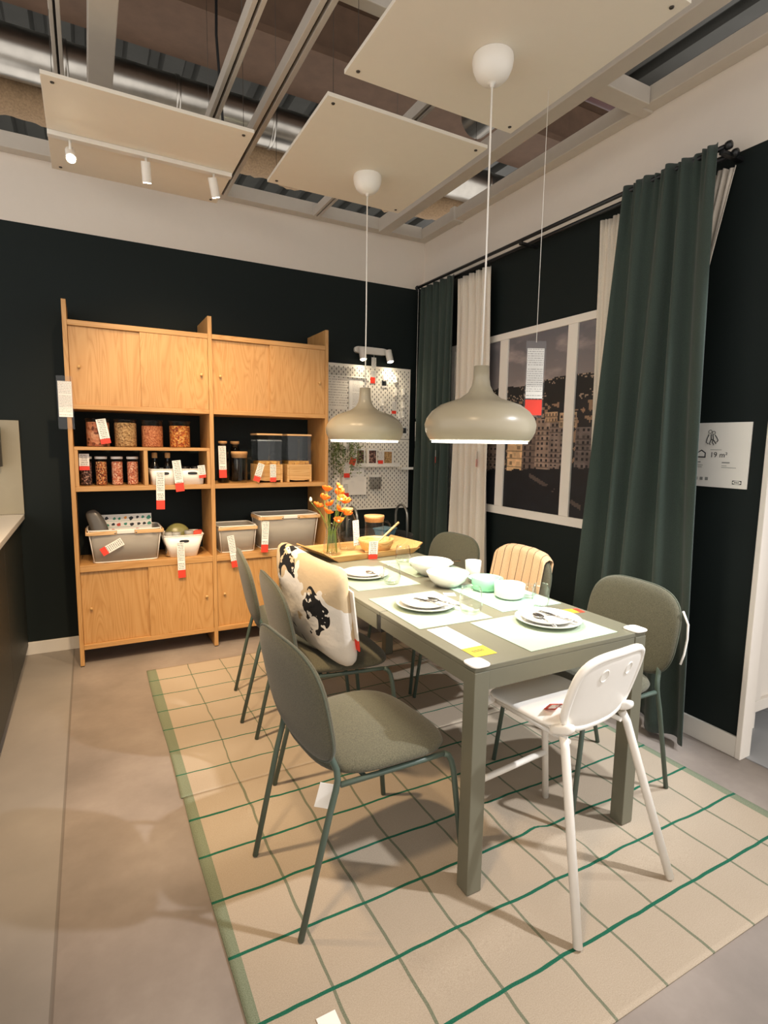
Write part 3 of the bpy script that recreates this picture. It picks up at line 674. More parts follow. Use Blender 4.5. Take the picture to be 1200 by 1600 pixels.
# ------------------------------------------------------------------ double wall spot
ws = thing('wall_spotlight', 'white double wall spotlight above the pegboard', 'wall light', (-.5, -.001, 2.15))
MB().prism([(.15*math.copysign(abs(math.cos(a))**.25, math.cos(a)), .028*math.copysign(abs(math.sin(a))**.7, math.sin(a))) for a in np.linspace(0, 2*math.pi, 32, endpoint=False)], 0, .03).xf(Matrix.Rotation(R_(90), 4, 'X')).build('base_bar', 'white_metal', ws, bevel=.003)
for x, dx in ((-.105, .06), (.135, .25)):
    dr = Vector((dx*.5, -.25, -1)).normalized(); p = Vector((x, -.075, -.03))
    h = MB().tube([p-dr*.04, p+dr*.055], .028, 20).build('spot_head', 'white_metal', ws, bevel=.002)
    MB().tube([(x, -.03, 0), (x, -.055, -.01)], .009, 10).build('stem', 'white_metal', h)
    MB().lathe([(0, 0), (.023, 0), (.023, .002), (0, .002)], 18).xf(Matrix.Translation(p+dr*.056) @ dr.to_track_quat('Z', 'Y').to_matrix().to_4x4()).build('bulb', 'bulb', h)
    q = Vector((-.5, -.001, 2.15))+p+dr*.06
    spot('wall_spot', q, q+Vector((dx*.3, .02, -.6)), 3, (1, .82, .58), 120, .9, .02)

# ------------------------------------------------------------------ round trolley behind the table
tz = thing('serving_trolley', 'black round two-tier trolley behind the far table end', 'trolley', (-.745, -.64, .0062))
for z in (.70, .30):
    MB().lathe([(0, z), (.24, z), (.255, z+.008), (.262, z+.05), (.258, z+.05), (.25, z+.012), (.238, z+.005), (0, z+.005)], 48).build('tray', 'black_metal', tz)
for a in (20, 140, 260): MB().tube([(.245*math.cos(R_(a)), .245*math.sin(R_(a)), .06), (.245*math.cos(R_(a)), .245*math.sin(R_(a)), .72)], .01, 10).build('post', 'black_metal', tz)
for a in (20, 140, 260): MB().lathe([(0, 0), (.02, .004), (.027, .028), (.02, .052), (0, .06)], 16, (.245*math.cos(R_(a)), .245*math.sin(R_(a)), 0)).build('castor', 'black', tz)
for sx_ in (-1, 1):
    MB().tube([(.2*sx_, -.09, .705), (.2*sx_, -.085, .85)]+arc((.2*sx_, 0, .87), .085, 180, 0, 10, (0, 1, 0), (0, 0, 1))+[(.2*sx_, .085, .85), (.2*sx_, .09, .705)], .009, 10).build('handle', 'grey_metal', tz)
bx_ = thing('planter_box', 'faceted blue grey box standing on the round trolley', 'box', (-.68, -.64, .712))
def frus(b, w0, d0, w1, d1, z0, z1): return b.add([(-w0/2, -d0/2, z0), (w0/2, -d0/2, z0), (w0/2, d0/2, z0), (-w0/2, d0/2, z0), (-w1/2, -d1/2, z1), (w1/2, -d1/2, z1), (w1/2, d1/2, z1), (-w1/2, d1/2, z1)], [(0, 3, 2, 1), (4, 5, 6, 7), (0, 1, 5, 4), (1, 2, 6, 5), (2, 3, 7, 6), (3, 0, 4, 7)])
frus(MB(), .10, .08, .13, .11, 0, .075).xf(Matrix.Rotation(R_(25), 4, 'Z')).build('body', 'blue_plastic', bx_, bevel=.003); frus(MB(), .14, .12, .14, .12, .0755, .085).xf(Matrix.Rotation(R_(25), 4, 'Z')).build('lid', 'blue_plastic', bx_, bevel=.003)
# ------------------------------------------------------------------ price tags
TAGG = 'white price tags with red ends'
def price_tag(lab, x, y, ztop, h, wd=.05, rz=0, tilt=0, roll=0, red=.055, string=0, name='price_tag'):
    t = thing(name, lab, 'price tag', (x, y, ztop), rot=(R_(tilt), R_(roll), R_(rz)), group=TAGG)
    MB().box(-wd/2, -.0006, -h+red, wd/2, .0006, 0).build('card', 'tag_print', t)
    if red: MB().box(-wd/2, -.0006, -h, wd/2, .0006, -h+red-.0004).build('red_end', 'red', t)
    if string: MB().tube([(0, 0, 0), (0, 0, string)], .0012, 5).build('string', 'white_plastic', t)
    return t
for a in ((-2.49, -.332, 1.526, .15, .055, 0, 0, -10, .03, 'price tag on the first big pasta jar'),
          (-2.588, -.306, 1.315, .10, .055, 0, 0, 0, .025, 'price tag covering the leftmost slim spice jar'),
          (-2.168, -.39, 1.205, .238, .05, 0, 0, 1, .058, 'long price tag under the left white bin handle'),
          (-2.07, -.385, 1.277, .20, .052, 0, 0, -6, .055, 'price tag between the two small white bins'),
          (-1.917, -.385, 1.245, .082, .045, 0, 0, -6, .02, 'short price tag on the right small white bin'),
          (-2.06, -.392, .745, .235, .046, 0, 0, -1, .052, 'price tag on white bin full of kitchen odds and ends'),
          (-1.738, -.39, .768, .222, .045, 0, 0, -8, .045, 'price tag hanging on the small mesh basket'),
          (-1.497, -.405, .855, .217, .048, 0, 0, 3, .055, 'price tag hanging on large mesh basket at right'),
          (-1.765, -.31, 1.372, .215, .05, 0, 0, -1, .055, 'price tag on the dark corked bottle'),
          (-1.52, -.40, 1.255, .125, .045, 0, 0, 18, .035, 'tilted price tag between pitcher and dispenser'),
          (-1.44, -.40, 1.25, .12, .042, 0, 0, 0, .03, 'upright price tag on the left cereal dispenser')):
    price_tag(a[9], a[0], a[1], a[2], a[3], a[4], a[5], a[6], a[7], a[8])
def leaflet(lab, x, y, ztop, wd, h, paper_h, red_h, rz=0, string=0, rz0=0):
    t = thing('leaflet_sleeve', lab, 'leaflet', (x, y, ztop), rz)
    def bend(u, v): return ((u-.5)*wd, -.0016+.004*math.sin(v*7), -h*(1-v))
    MB().grid(4, 16, bend).build('sleeve', 'sleeve', t)
    MB().box(-wd*.43, -.0006, -.03-paper_h, wd*.43, .0006, -.03).build('sheet', 'sheet_print', t)
    if red_h: MB().box(-wd*.43, -.0006, -.035-paper_h-red_h, wd*.43, .0006, -.035-paper_h).build('red_end', 'red', t)
    if string: MB().tube([(0, 0, -.006), (0, 0, string)], .0012, 5).build('string', 'white_plastic', t)
    return t
leaflet('clear leaflet sleeve hooked on left post of the oak shelf', -2.668, -.384, 1.765, .082, .305, .205, 0)
leaflet('clear hanging leaflet with red end in front of the window', -.9, -2.345, 1.838, .082, .315, .205, .065, -28, .96)
t = leaflet('thin white hanging leaflet beside the corner curtain', -.15, -.16, 1.62, .055, .25, .16, 0, 62, 1.03)

# ------------------------------------------------------------------ jars on the shelf
def jar(lab, x, y, z, r, h, fill, fh, lid, grp, lidh=.018):
    t = thing('storage_jar', lab, 'jar', (x, y, z+.0006), group=grp)
    MB().lathe([(0, .002), (r*.9, .002), (r*.97, .008), (r*.985, fh*.95), (r*.96, fh), (0, fh*1.02)], 28).build('contents', fill, t)
    MB().lathe([(0, 0), (r*.94, 0), (r, .008), (r*1.0, h-lidh), (r*1.03, h-lidh+.003)], 32).build('glass_body', 'glass', t)
    MB().lathe([(r*1.05, h-lidh+.0035), (r*1.07, h-.004), (r*1.03, h), (0, h)], 32).build('lid', lid, t)
    return t
for x, f, fh, lab in ((-2.505, 'grain_pasta', .15, 'big glass jar of reddish pasta tubes, leftmost on top shelf'), (-2.35, 'grain_oats', .15, 'big glass jar of pale oat flakes, second from left'), (-2.193, 'grain_lentil', .135, 'big glass jar of brown grains, third from left'), (-2.025, 'grain_mixed', .14, 'big glass jar of orange mixed pulses, rightmost on top shelf')):
    jar(lab, x, -.25, 1.3575, .0655, .172, f, fh, 'glass', 'big glass storage jars', .012)
for x, f, lab in ((-2.581, 'grain_dark', 'slim spice jar with dark contents behind a price tag'), (-2.497, 'grain_spice', 'slim spice jar with speckled brown contents, second from left'), (-2.407, 'grain_pink', 'slim spice jar with reddish brown contents, third from left'), (-2.318, 'grain_pink', 'slim spice jar with bright orange contents beside the divider')):
    jar(lab, x, -.26, 1.119, .0325, .178, f, .145, 'white_plastic', 'slim spice jars')

def frustum(b, w0, d0, w1, d1, z0, z1, n=40, e=6, open_top=True, th=.003):
    """rounded-rectangle tub with walls"""
    def ring(w_, d_, z): return [(w_/2*math.copysign(abs(math.cos(a))**(2/e), math.cos(a)), d_/2*math.copysign(abs(math.sin(a))**(2/e), math.sin(a)), z) for a in np.linspace(0, 2*math.pi, n, endpoint=False)]
    rows = [ring(w0, d0, z0), ring(w1, d1, z1), ring(w1-2*th, d1-2*th, z1), ring(w0-2*th, d0-2*th, z0+th)]
    vs = sum(rows, []); fs = [tuple(range(n))[::-1], tuple(range(3*n, 4*n))]
    for r in range(3): fs += [(r*n+i, r*n+(i+1) % n, (r+1)*n+(i+1) % n, (r+1)*n+i) for i in range(n)]
    b.add(vs, fs, False)
    for k in range(len(fs)): b.s[-1-k] = k < 3*n
    return b
def tub(lab, x, y, z, w0, d0, w1, d1, h, slot=True):
    t = thing('storage_bin', lab, 'bin', (x, y, z+.0006), group='white plastic bins on the shelf')
    frustum(MB(), w0, d0, w1, d1, 0, h).build('tub', 'white_plastic', t)
    MB().tube([(w1/2*math.copysign(abs(math.cos(a))**.33, math.cos(a)), d1/2*math.copysign(abs(math.sin(a))**.33, math.sin(a)), h) for a in np.linspace(0, 2*math.pi, 40, endpoint=False)], .003, 6, closed=True).build('rim', 'white_plastic', t)
    if slot:
        yy = -(d0+(d1-d0)*.75)/2
        MB().pad(.03, .009, 3, .003, lambda u, v, w: (u, yy-.0015+w, h*.74+v)).build('handle_slot', 'dark_print', t)
    return t
tub('small white bin holding bottles, left of the pair', -2.142, -.28, 1.119, .145, .15, .165, .17, .10)
tub('small white bin holding dark pots, right of the pair', -1.968, -.28, 1.119, .145, .15, .165, .17, .10)
for x, y, lab in ((-2.185, -.25, 'dark bottle with cork standing in left small bin'), (-2.105, -.24, 'dark bottle with cork in left small bin, nearer the price tag')):
    b = thing('oil_bottle', lab, 'bottle', (x, y, 1.1235), group='corked bottles in the small bin')
    MB().lathe([(0, 0), (.026, 0), (.028, .006), (.028, .1), (.022, .125), (.013, .14), (.012, .165)], 20).build('glass_body', 'dark_glass', b); MB().lathe([(0, .1655), (.017, .1655), (.017, .195), (.014, .2), (0, .2)], 16).build('stopper', 'cork', b)
for x, lab in ((-2.0, 'black lidded pot in the right small bin, left one'), (-1.935, 'black lidded pot in the right small bin, right one')):
    b = thing('spice_pot', lab, 'pot', (x, -.27, 1.1235), group='dark pots in the right small bin'); MB().lathe([(0, 0), (.027, 0), (.028, .085)], 20).build('glass_body', 'dark_glass', b); MB().lathe([(.03, .0855), (.03, .108), (.027, .112), (0, .112)], 20).build('lid', 'black', b)
tub('white bin full of kitchen odds and ends on lower shelf', -2.03, -.235, .637, .175, .2, .262, .245, .145)
t = thing('serving_bowl', 'yellow green bowl standing on edge in the white bin', 'bowl', (-2.05, -.20, .655))
MB().lathe([(0, .03), (.05, .028), (.08, .008), (.085, -.004), (.08, -.004), (.048, .018), (0, .022)], 32).xf(Matrix.Translation((0, 0, .107)) @ Matrix.Rotation(R_(78), 4, 'X')).build('shell', 'khaki_glass', t)
for x, y, c, lab in ((-2.115, -.285, 'steel', 'silver tin standing in the white bin'), (-2.075, -.3, 'blue_plastic', 'blue and white carton cup in the white bin'), (-1.985, -.25, 'soil_beige', 'beige lidded glass jar in the white bin')):
    b = thing('food_jar', lab, 'jar', (x, y, .642)); MB().lathe([(0, 0), (.026, 0), (.028, .005), (.029, .135)], 20).build('body', c, b); MB().lathe([(.03, .1355), (.03, .155), (.027, .158), (0, .158)], 20).build('lid', 'grey_lid', b)
t = thing('snack_packet', 'red and white snack packet poking out of the white bin', 'packet', (-1.945, -.25, .642)); MB().pad(.035, .075, 4, .025, lambda u, v, w: (u+.3*v, w, .085+v), q=3).build('pouch', 'red_print', t)

# mesh baskets with wooden handles
def basket(lab, x, y, z, wd, dp, h, handle):
    t = thing('mesh_basket', lab, 'basket', (x, y, z+.0006), group='mesh baskets with wooden handles')
    frustum(MB(), wd*.88, dp*.86, wd, dp, 0, h, e=8).build('mesh_body', 'wire_mesh', t)
    rim = [(wd/2*math.copysign(abs(math.cos(a))**.25, math.cos(a)), dp/2*math.copysign(abs(math.sin(a))**.25, math.sin(a)), h) for a in np.linspace(0, 2*math.pi, 48, endpoint=False)]
    MB().tube(rim, .0045, 8, closed=True).build('rim', 'white_metal', t)
    MB().tube([(q[0]*.88, q[1]*.86, .004) for q in rim], .0035, 8, closed=True).build('base_wire', 'white_metal', t)
    for sx_ in (-1, 1):
        for sy in (-1, 1): MB().tube([(sx_*wd*.44*.97, sy*dp*.43*.97, .004), (sx_*wd*.5*.97, sy*dp*.5*.97, h)], .003, 6).build('corner_wire', 'white_metal', t)
    yf = -dp/2-.006
    if handle == 'pair':
        for s in (-1, 1): MB().box(s*wd*.12, yf-.006, h-.026, s*(wd/2+.004), yf+.003, h-.004).build('handle', 'pale_wood', t, bevel=.003); MB().lathe([(0, 0), (.005, 0), (.005, .003), (0, .004)], 10).xf(Matrix.Translation((s*wd*.14, yf-.0065, h-.015)) @ Matrix.Rotation(R_(90), 4, 'X')).build('rivet', 'steel', t)
        MB().box(-wd*.118, yf-.003, h-.022, wd*.118, yf+.003, h-.002).build('handle_bridge', 'white_metal', t, bevel=.002)
        for s in (-1, 1): MB().box(s*(wd/2+.003), yf, h-.026, s*(wd/2+.011), dp*.3, h-.004).build('handle', 'pale_wood', t, bevel=.003)
    else: MB().box(-wd/2-.004, yf-.006, h-.026, wd/2+.004, yf+.003, h-.004).build('handle', 'pale_wood', t, bevel=.004)
    return t
basket('big mesh basket with printed sheet on the left lower shelf', -2.378, -.225, .637, .425, .262, .205, 'pair')
basket('small square mesh basket on the right lower shelf', -1.672, -.215, .637, .262, .24, .185, 'one')
basket('big empty mesh basket on the right lower shelf', -1.30, -.215, .637, .44, .265, .245, 'pair')
# contents of the left basket
sh = thing('printed_sheet', 'stiff sheet printed with fruit and vegetable pictures in left basket', 'poster', (-2.378, -.165, .645), rot=(R_(-9), 0, 0))
MB().box(-.172, -.002, .015, .172, .002, .272).build('sheet', 'paper', sh)
random.seed(5)
for r, zz in enumerate((.245, .205, .165)):
    for i in range(9):
        x = -.13+i*.036+random.uniform(-.006, .006); s = random.uniform(.008, .014); z = zz+random.uniform(-.004, .004); m = random.choice(['dark_print', 'teal_print', 'red_print', 'orange_card', 'dark_print'])
        pts = [(x+s*(1+.25*math.cos(3*a+i))*math.cos(a), z+s*(1+.2*math.sin(2*a+r))*math.sin(a)) for a in np.linspace(0, 6.283, 12, endpoint=False)]
        MB().prism(pts, .0021, .0027).xf(Matrix(((1, 0, 0, 0), (0, 0, -1, 0), (0, 1, 0, 0), (0, 0, 0, 1)))).build('printed_motif', m, sh)
    if r < 2: MB().box(-.14, -.0026, zz-.018, .165, -.0021, zz-.0165).build('printed_line', 'teal_print', sh)
t = thing('plastic_bag', 'dark shiny bag leaning over left end of basket', 'bag', (-2.515, -.21, .645)); MB().pad(.05, .15, 3, .045, lambda u, v, w: (u-.32*v+.004*math.sin(30*v), w+.03*math.sin(9*v), .16+v+.006*math.sin(40*u)), q=3).build('pouch', 'dark_bag', t)
t = thing('folded_cloth', 'crumpled pale cloths filling the left basket', 'cloth', (-2.37, -.25, .6425)); MB().pad(.15, .08, 4, .14, lambda u, v, w: (u+.025, v, .079+w*(.9+.12*math.sin(31*u+9*v)+.1*math.sin(47*v-22*u))), q=4).build('pile', 'cloth_grey', t)
price_tag('slanted price tag inside the left mesh basket', -2.40, -.372, .775, .135, .05, 0, -6, 62, .035)

# right bay: bottles, pitcher, dispensers
def corked(name, lab, x, y, z, r, h, glassm, cork_h=.035, cork_r=.6):
    t = thing(name, lab, 'bottle', (x, y, z+.0006))
    MB().lathe([(0, .002), (r*.9, .002), (r, .01), (r, h*.72), (r*.8, h*.82), (r*.55, h*.9), (r*.52, h-cork_h*.5)], 28).build('glass_body', glassm, t)
    MB().lathe([(0, h-cork_h*.95), (r*.46, h-cork_h*.95), (r*.5, h-cork_h*.45), (r*cork_r, h-cork_h*.4), (r*cork_r*1.05, h-.004), (r*cork_r, h), (0, h)], 20).build('stopper', 'cork', t); return t
corked('bottle', 'dark corked bottle at left end of the right shelf bay', -1.75, -.26, 1.119, .038, .285, 'glass_dark', .04, .75)
corked('bottle', 'corked bottle standing behind the shelf pitcher', -1.635, -.12, 1.119, .038, .285, 'glass_dark', .045, .8)
def pitcher(lab, x, y, z, r, h, rz):
    t = thing('pitcher', lab, 'pitcher', (x, y, z+.0006), rz)
    MB().lathe([(0, .002), (r*.94, .002), (r, .01), (r, h*.86), (r*1.02, h*.9)], 32).build('glass_body', 'glass', t)
    MB().lathe([(r*.9, h*.8), (r*.98, h*.8), (r*1.02, h*.905), (r*1.06, h*.91), (r*1.06, h*.985), (r*1.03, h), (0, h)], 32).build('lid', 'cork', t)
    MB().tube([(r, 0, h*.78), (r+.025, 0, h*.79), (r+.042, 0, h*.68), (r+.042, 0, h*.45), (r+.03, 0, h*.33), (r, 0, h*.28)], .0065, 10).build('handle', 'glass', t); return t
pitcher('glass pitcher with cork lid on the oak shelf', -1.638, -.26, 1.119, .053, .215, 0)
for x, fill, lab in ((-1.44, .02, 'glass cereal dispenser with wooden base, left one'), (-1.222, .02, 'glass cereal dispenser with wooden base, right one')):
    t = thing('cereal_dispenser', lab, 'dispenser', (x, -.24, 1.1196), group='cereal dispensers')
    a = .088
    MB().box(-a, -a, .128, -a+.004, a, .33).box(a-.004, -a, .128, a, a, .33).box(-a+.004, -a, .128, a-.004, -a+.004, .33).box(-a+.004, a-.004, .128, a-.004, a, .33).build('glass_box', 'glass', t)
    MB().box(-a-.003, -a-.003, .3305, a+.003, a+.003, .342).build('lid', 'pale_wood', t, bevel=.002)
    for s in (-1, 1): MB().box(s*(a-.012), -a-.002, 0, s*(a+.004), a+.002, .1275).build('side_board', 'bamboo', t, bevel=.002)
    MB().prism([(-a+.0125, .018), (-.03, .012), (.03, .012), (a-.0125, .018), (a-.0125, .126), (-a+.0125, .126)], -a, -a+.012).xf(Matrix(((1, 0, 0, 0), (0, 0, 1, 0), (0, 1, 0, 0), (0, 0, 0, 1)))).build('front_board', 'bamboo', t)
    MB().box(-a+.0125, -a+.0125, .02, a-.0125, a-.006, .15).build('cereal', 'grain_cereal', t)
    MB().tube([(0, -a+.02, .15), (0, -a+.02, .31)], .006, 8).build('tube', 'glass', t)

# ------------------------------------------------------------------ pegboards
t = NT('pegboard'); t.setp(.5); tc = t.new('ShaderNodeTexCoord'); sx = t.new('ShaderNodeSeparateXYZ'); t.lk(tc.outputs['Object'], sx.inputs[0])
px, pz = .04, .04
row = t.math('FLOOR', t.math('DIVIDE', sx.outputs['Z'], pz/2)); odd = t.math('MULTIPLY', t.math('FRACT', t.math('MULTIPLY', row, .5)), 1.0)
def holes(ox, oz):
    fx = t.math('SUBTRACT', t.math('FRACT', t.math('ADD', t.math('DIVIDE', sx.outputs['X'], px), ox)), .5); fz = t.math('SUBTRACT', t.math('FRACT', t.math('ADD', t.math('DIVIDE', sx.outputs['Z'], pz), oz)), .5)
    dx = t.math('ABSOLUTE', fx); dz = t.math('MAXIMUM', t.math('SUBTRACT', t.math('ABSOLUTE', fz), .125), 0.0)
    return t.math('LESS_THAN', t.math('SQRT', t.math('ADD', t.math('MULTIPLY', dx, dx), t.math('MULTIPLY', dz, dz))), .085)
hl = t.math('MAXIMUM', holes(0, 0), holes(.5, .5))
ins = t.math('MULTIPLY', t.math('LESS_THAN', t.math('ABSOLUTE', sx.outputs['X']), .362), t.math('LESS_THAN', t.math('ABSOLUTE', t.math('ADD', sx.outputs['Z'], -.29)), .275))
t.col(t.mix(t.math('MULTIPLY', hl, ins), srgb('#EFE9DD'), srgb('#2A2522'))); M['pegboard'] = t.m
PX = -.508
for z, h, lab in ((1.445, .587, 'upper white pegboard on the back wall'), (.856, .587, 'lower white pegboard on the back wall')):
    b = thing('pegboard', lab, 'pegboard', (PX, -.022, z), group='white pegboards'); MB().box(-.38, -.005, 0, .38, .005, h-.002).build('board', 'pegboard', b, bevel=.002)
    for s in (-1, 1): MB().box(s*.3-.02, .0055, .05, s*.3+.02, .021, .09).box(s*.3-.02, .0055, .48, s*.3+.02, .021, .52).build('wall_spacer', 'white_plastic', b)
YP = -.0278
def pin(name, lab, cat, x, z, wd, h, mat, th=.002, y=YP, rz=0, roll=0):
    o = MB().box(-wd/2, -th, -h, wd/2, 0, 0).build(name, mat); o.location = (x, y-.0004, z); o.rotation_euler = (0, R_(roll), R_(rz)); return tag(o, lab, cat)
r = thing('paper_rail', 'white rail with clear front holding sheets on upper pegboard', 'rail', (-.70, YP-.001, 1.93)); MB().box(-.19, -.012, -.004, .155, -.0005, .004).build('ledge', 'white_plastic', r, bevel=.001); MB().box(-.18, -.0135, .0045, -.08, -.0115, .07).build('clear_front', 'sleeve', r); MB().box(-.076, -.0135, .0045, .145, -.0115, .07).build('clear_front', 'sleeve', r)
pin('calendar_sheet', 'grid printed planner sheet pinned on upper pegboard', 'paper', -.795, 1.918, .165, .25, 'calendar_print', .001, YP-.002)
pin('note_sheet', 'ruled white note sheet hanging beside the planner', 'paper', -.637, 1.918, .125, .27, 'sheet_print', .001, YP-.002)
pin('photo_card', 'small photo card with two people clipped on upper pegboard', 'photo', -.385, 1.935, .055, .07, 'paper', .001, YP-.003, 0, -5)
pin('photo_print', 'dark picture area of the clipped photo card', 'photo', -.385, 1.925, .042, .045, 'dark_print', .0006, YP-.0045, 0, -5)
for i, (x, z) in enumerate(((-.385, 1.965), (-.275, 1.955), (-.2, 1.86), (-.2, 1.75), (-.2, 1.67), (-.275, 1.85), (-.235, 1.66), (-.4, 1.76))):
    labs = ['clip above the photo card', 'clip near top right of upper pegboard', 'upper clip of the right column', 'middle clip of the right column', 'lower clip of the right column', 'clip above the small red tag', 'clip beside the small dark photo', 'clip right of the far lamp shade']
    c = thing('peg_clip', 'white plastic '+labs[i], 'clip', (x, YP-.0005, z), group='white pegboard clips'); MB().box(-.012, -.012, -.05, .012, 0, .008).build('plate', 'white_plastic', c, bevel=.003); MB().tube([(-.008, -.014, -.03), (0, -.02, -.045), (.008, -.014, -.03)], .003, 6).build('hook', 'white_plastic', c)
pin('photo_card', 'small dark photo card at right edge above the seam', 'photo', -.183, 1.545, .05, .065, 'paper', .001, YP-.003); pin('photo_print', 'dark picture on the right edge card', 'photo', -.183, 1.54, .04, .045, 'dark_print', .0006, YP-.0045)
price_tag('price tag hanging under the wall spotlight', -.49, -.05, 2.095, .085, .042, red=0, string=.05); price_tag('red ended tag below the wall spotlight tag', -.488, YP-.003, 1.992, .1, .042, red=.05)
price_tag('red ended tag right of the far pendant lamp', -.285, YP-.003, 1.755, .1, .042, red=.025)
r = thing('peg_shelf', 'white narrow tray shelf on the lower pegboard', 'shelf', (-.42, YP-.0005, 1.215)); MB().box(-.27, -.075, 0, .16, 0, .006).box(-.27, -.075, .006, .16, -.072, .03).box(-.27, -.072, .006, -.267, 0, .03).box(.157, -.072, .006, .16, 0, .03).build('tray', 'white_plastic', r)
r = thing('peg_shelf', 'short white tray at right edge of lower pegboard', 'shelf', (-.19, YP-.0005, 1.19)); MB().box(-.05, -.08, 0, .06, 0, .006).box(-.05, -.08, .006, .06, -.077, .02).build('tray', 'white_plastic', r)
def boxed(lab, x, wd, h, m1, m2): 
    b = thing('picture_box', lab, 'box', (x, YP-.035, 1.2215)); MB().box(-wd/2, -.015, 0, wd/2, .015, h).build('carton', m1, b, bevel=.001); MB().box(-wd*.36, -.0158, h*.12, wd*.36, -.0152, h*.9).build('print', m2, b)
boxed('white box with dark floral print, left on the pegboard shelf', -.615, .085, .14, 'paper', 'grain_dark'); boxed('white box with dark leaf print, centre of pegboard shelf', -.505, .09, .14, 'paper', 'grain_dark'); boxed('box with fine brown pattern, right on the pegboard shelf', -.36, .1, .13, 'paper', 'grain_oats')
price_tag('red ended tag on the pegboard shelf boxes', -.445, -.108, 1.345, .105, .045, red=.028); price_tag('red tag in front of the trailing plant', -.685, -.115, 1.305, .075, .05, red=.055, roll=20); price_tag('red ended tag below the trailing plant', -.745, -.10, 1.25, .12, .05, red=.035)
price_tag('red ended tag over the lower letter holder', -.745, -.085, 1.08, .105, .05, red=.03)
r = thing('letter_holder', 'white letter holder with papers on the lower pegboard', 'holder', (-.665, YP-.0005, .985)); MB().box(-.11, -.045, 0, .11, -.0425, .15).box(-.11, -.0424, 0, .11, 0, .003).box(-.11, -.0424, .0035, -.1075, 0, .15).box(.1075, -.0424, .0035, .11, 0, .15).build('pocket', 'white_plastic', r); MB().box(-.095, -.03, .004, .095, -.012, .24).build('papers', 'sheet_print', r)
r = thing('peg_container', 'small clear container on the lower pegboard', 'container', (-.468, YP-.0005, 1.03)); frustum(MB(), .085, .06, .095, .07, 0, .1).xf(Matrix.Translation((0, -.0355, 0))).build('cup', 'sleeve', r); MB().box(-.05, -.008, .095, .05, 0, .115).build('hanger', 'white_plastic', r)
# trailing plant
pl_ = thing('trailing_plant', 'trailing green plant in white pot hanging on the pegboard', 'plant', (-.775, -.11, 1.36)); random.seed(11)
MB().lathe([(0, 0), (.038, 0), (.05, .075), (.047, .075), (.036, .004), (0, .004)], 24).build('pot', 'white_plastic', pl_)
MB().box(-.02, .05, .04, .02, .0815, .07).build('pot_hook', 'white_plastic', pl_)
st, lf = MB(), MB()
for i in range(26):
    a = random.uniform(0, 6.28); L = random.uniform(.12, .42); r0 = random.uniform(.03, .10); pts = []
    for k in range(8):
        q = k/7; rr = .02+r0*min(1, q*2.2); x = rr*math.cos(a)*1.1+.012*math.sin(9*q+i); y = max(-.13, min(.06, rr*math.sin(a)*.6-.02)); z = .08+.04*math.sin(min(1, q*2.5)*3.14)-L*max(0, q-.25); pts.append((x, y, z))
        for m in range(3):
            c = Vector((x+random.uniform(-.02, .02), y+random.uniform(-.018, .012), z+random.uniform(-.02, .02))); d = Vector((random.uniform(-1, 1), random.uniform(-1, .4), random.uniform(-.8, .6))).normalized()*random.uniform(.008, .014); s_ = d.orthogonal().normalized()*d.length*.55
            lf.add([c-d, c+s_, c+d, c-s_], [(0, 1, 2, 3)])
    st.tube(pts, .0012, 4)
st.build('stems', 'stem', pl_); o = lf.build('leaves', 'leaf', pl_); o['kind'] = 'stuff'

# ------------------------------------------------------------------ table setting
T = TZ+.0006
def mat_(lab, x0, y0, x1, y1, m, rz=0):
    cx, cy_ = (x0+x1)/2, (y0+y1)/2; o = MB().box(-(x1-x0)/2, -(y1-y0)/2, 0, (x1-x0)/2, (y1-y0)/2, .0015).build('placemat', m); o.location = (cx, cy_, T); o.rotation_euler = (0, 0, R_(rz)); tag(o, lab, 'placemat', 'pale placemats on the table')
mat_('pale green placemat in front of nearest left chair', -1.55, -2.53, -1.225, -2.11, 'mat_pale', -1); mat_('pale green placemat at far left of the table', -1.53, -1.98, -1.205, -1.56, 'mat_pale', -1)
mat_('pale green placemat at the near table end', -1.345, -2.86, -.93, -2.545, 'mat_pale', 1); mat_('mint green placemat at right side of the table', -1.14, -2.5, -.835, -2.09, 'mint_mat', -2); mat_('pale green placemat at far right of the table', -1.16, -1.86, -.84, -1.46, 'mat_pale')
TM = T+.0018
def plate(lab, x, y, r, z, m='porcelain', name='dinner_plate'):
    o = MB().lathe([(0, 0), (r*.55, 0), (r*.72, .003), (r*.97, .014), (r, .018), (r*.985, .0195), (r*.95, .017), (r*.86, .009), (r*.7, .007), (0, .0065)], 48).build(name, m); o.location = (x, y, z); tag(o, lab, 'plate', 'plates on the table'); return o
for x, y, w1 in ((-1.385, -2.30, 'nearest left chair'), (-1.385, -1.735, 'far left place setting'), (-1.075, -2.665, 'near table end'), (-.945, -1.665, 'far right place setting')):
    plate('large white dinner plate under a smaller plate at the '+w1, x, y, .122, TM); plate('smaller white plate stacked on dinner plate at the '+w1, x-.002, y+.004, .098, TM+.0075, name='side_plate')
plate('mint green plate behind the bowls at right side of table', -.9, -2.075, .085, TM, 'mint')
def bowl(lab, x, y, r, h, z, m='porcelain', foot=.45, straight=False):
    pr_ = [(0, 0), (r*foot, 0), (r*(.97 if straight else .82), h*(.2 if straight else .45)), (r, h*.97), (r*.985, h), (r*.95, h*.97), (r*(.92 if straight else .76), h*(.25 if straight else .48)), (r*foot*.9, .006), (0, .006)]
    o = MB().lathe(pr_, 44).build('bowl', m); o.location = (x, y, z); tag(o, lab, 'bowl', 'bowls on the table')
bowl('wide white serving bowl, farther one beside the far setting', -1.065, -1.84, .108, .072, T+.002); bowl('wide white serving bowl, nearer one in middle of the table', -1.115, -2.065, .1, .068, T)
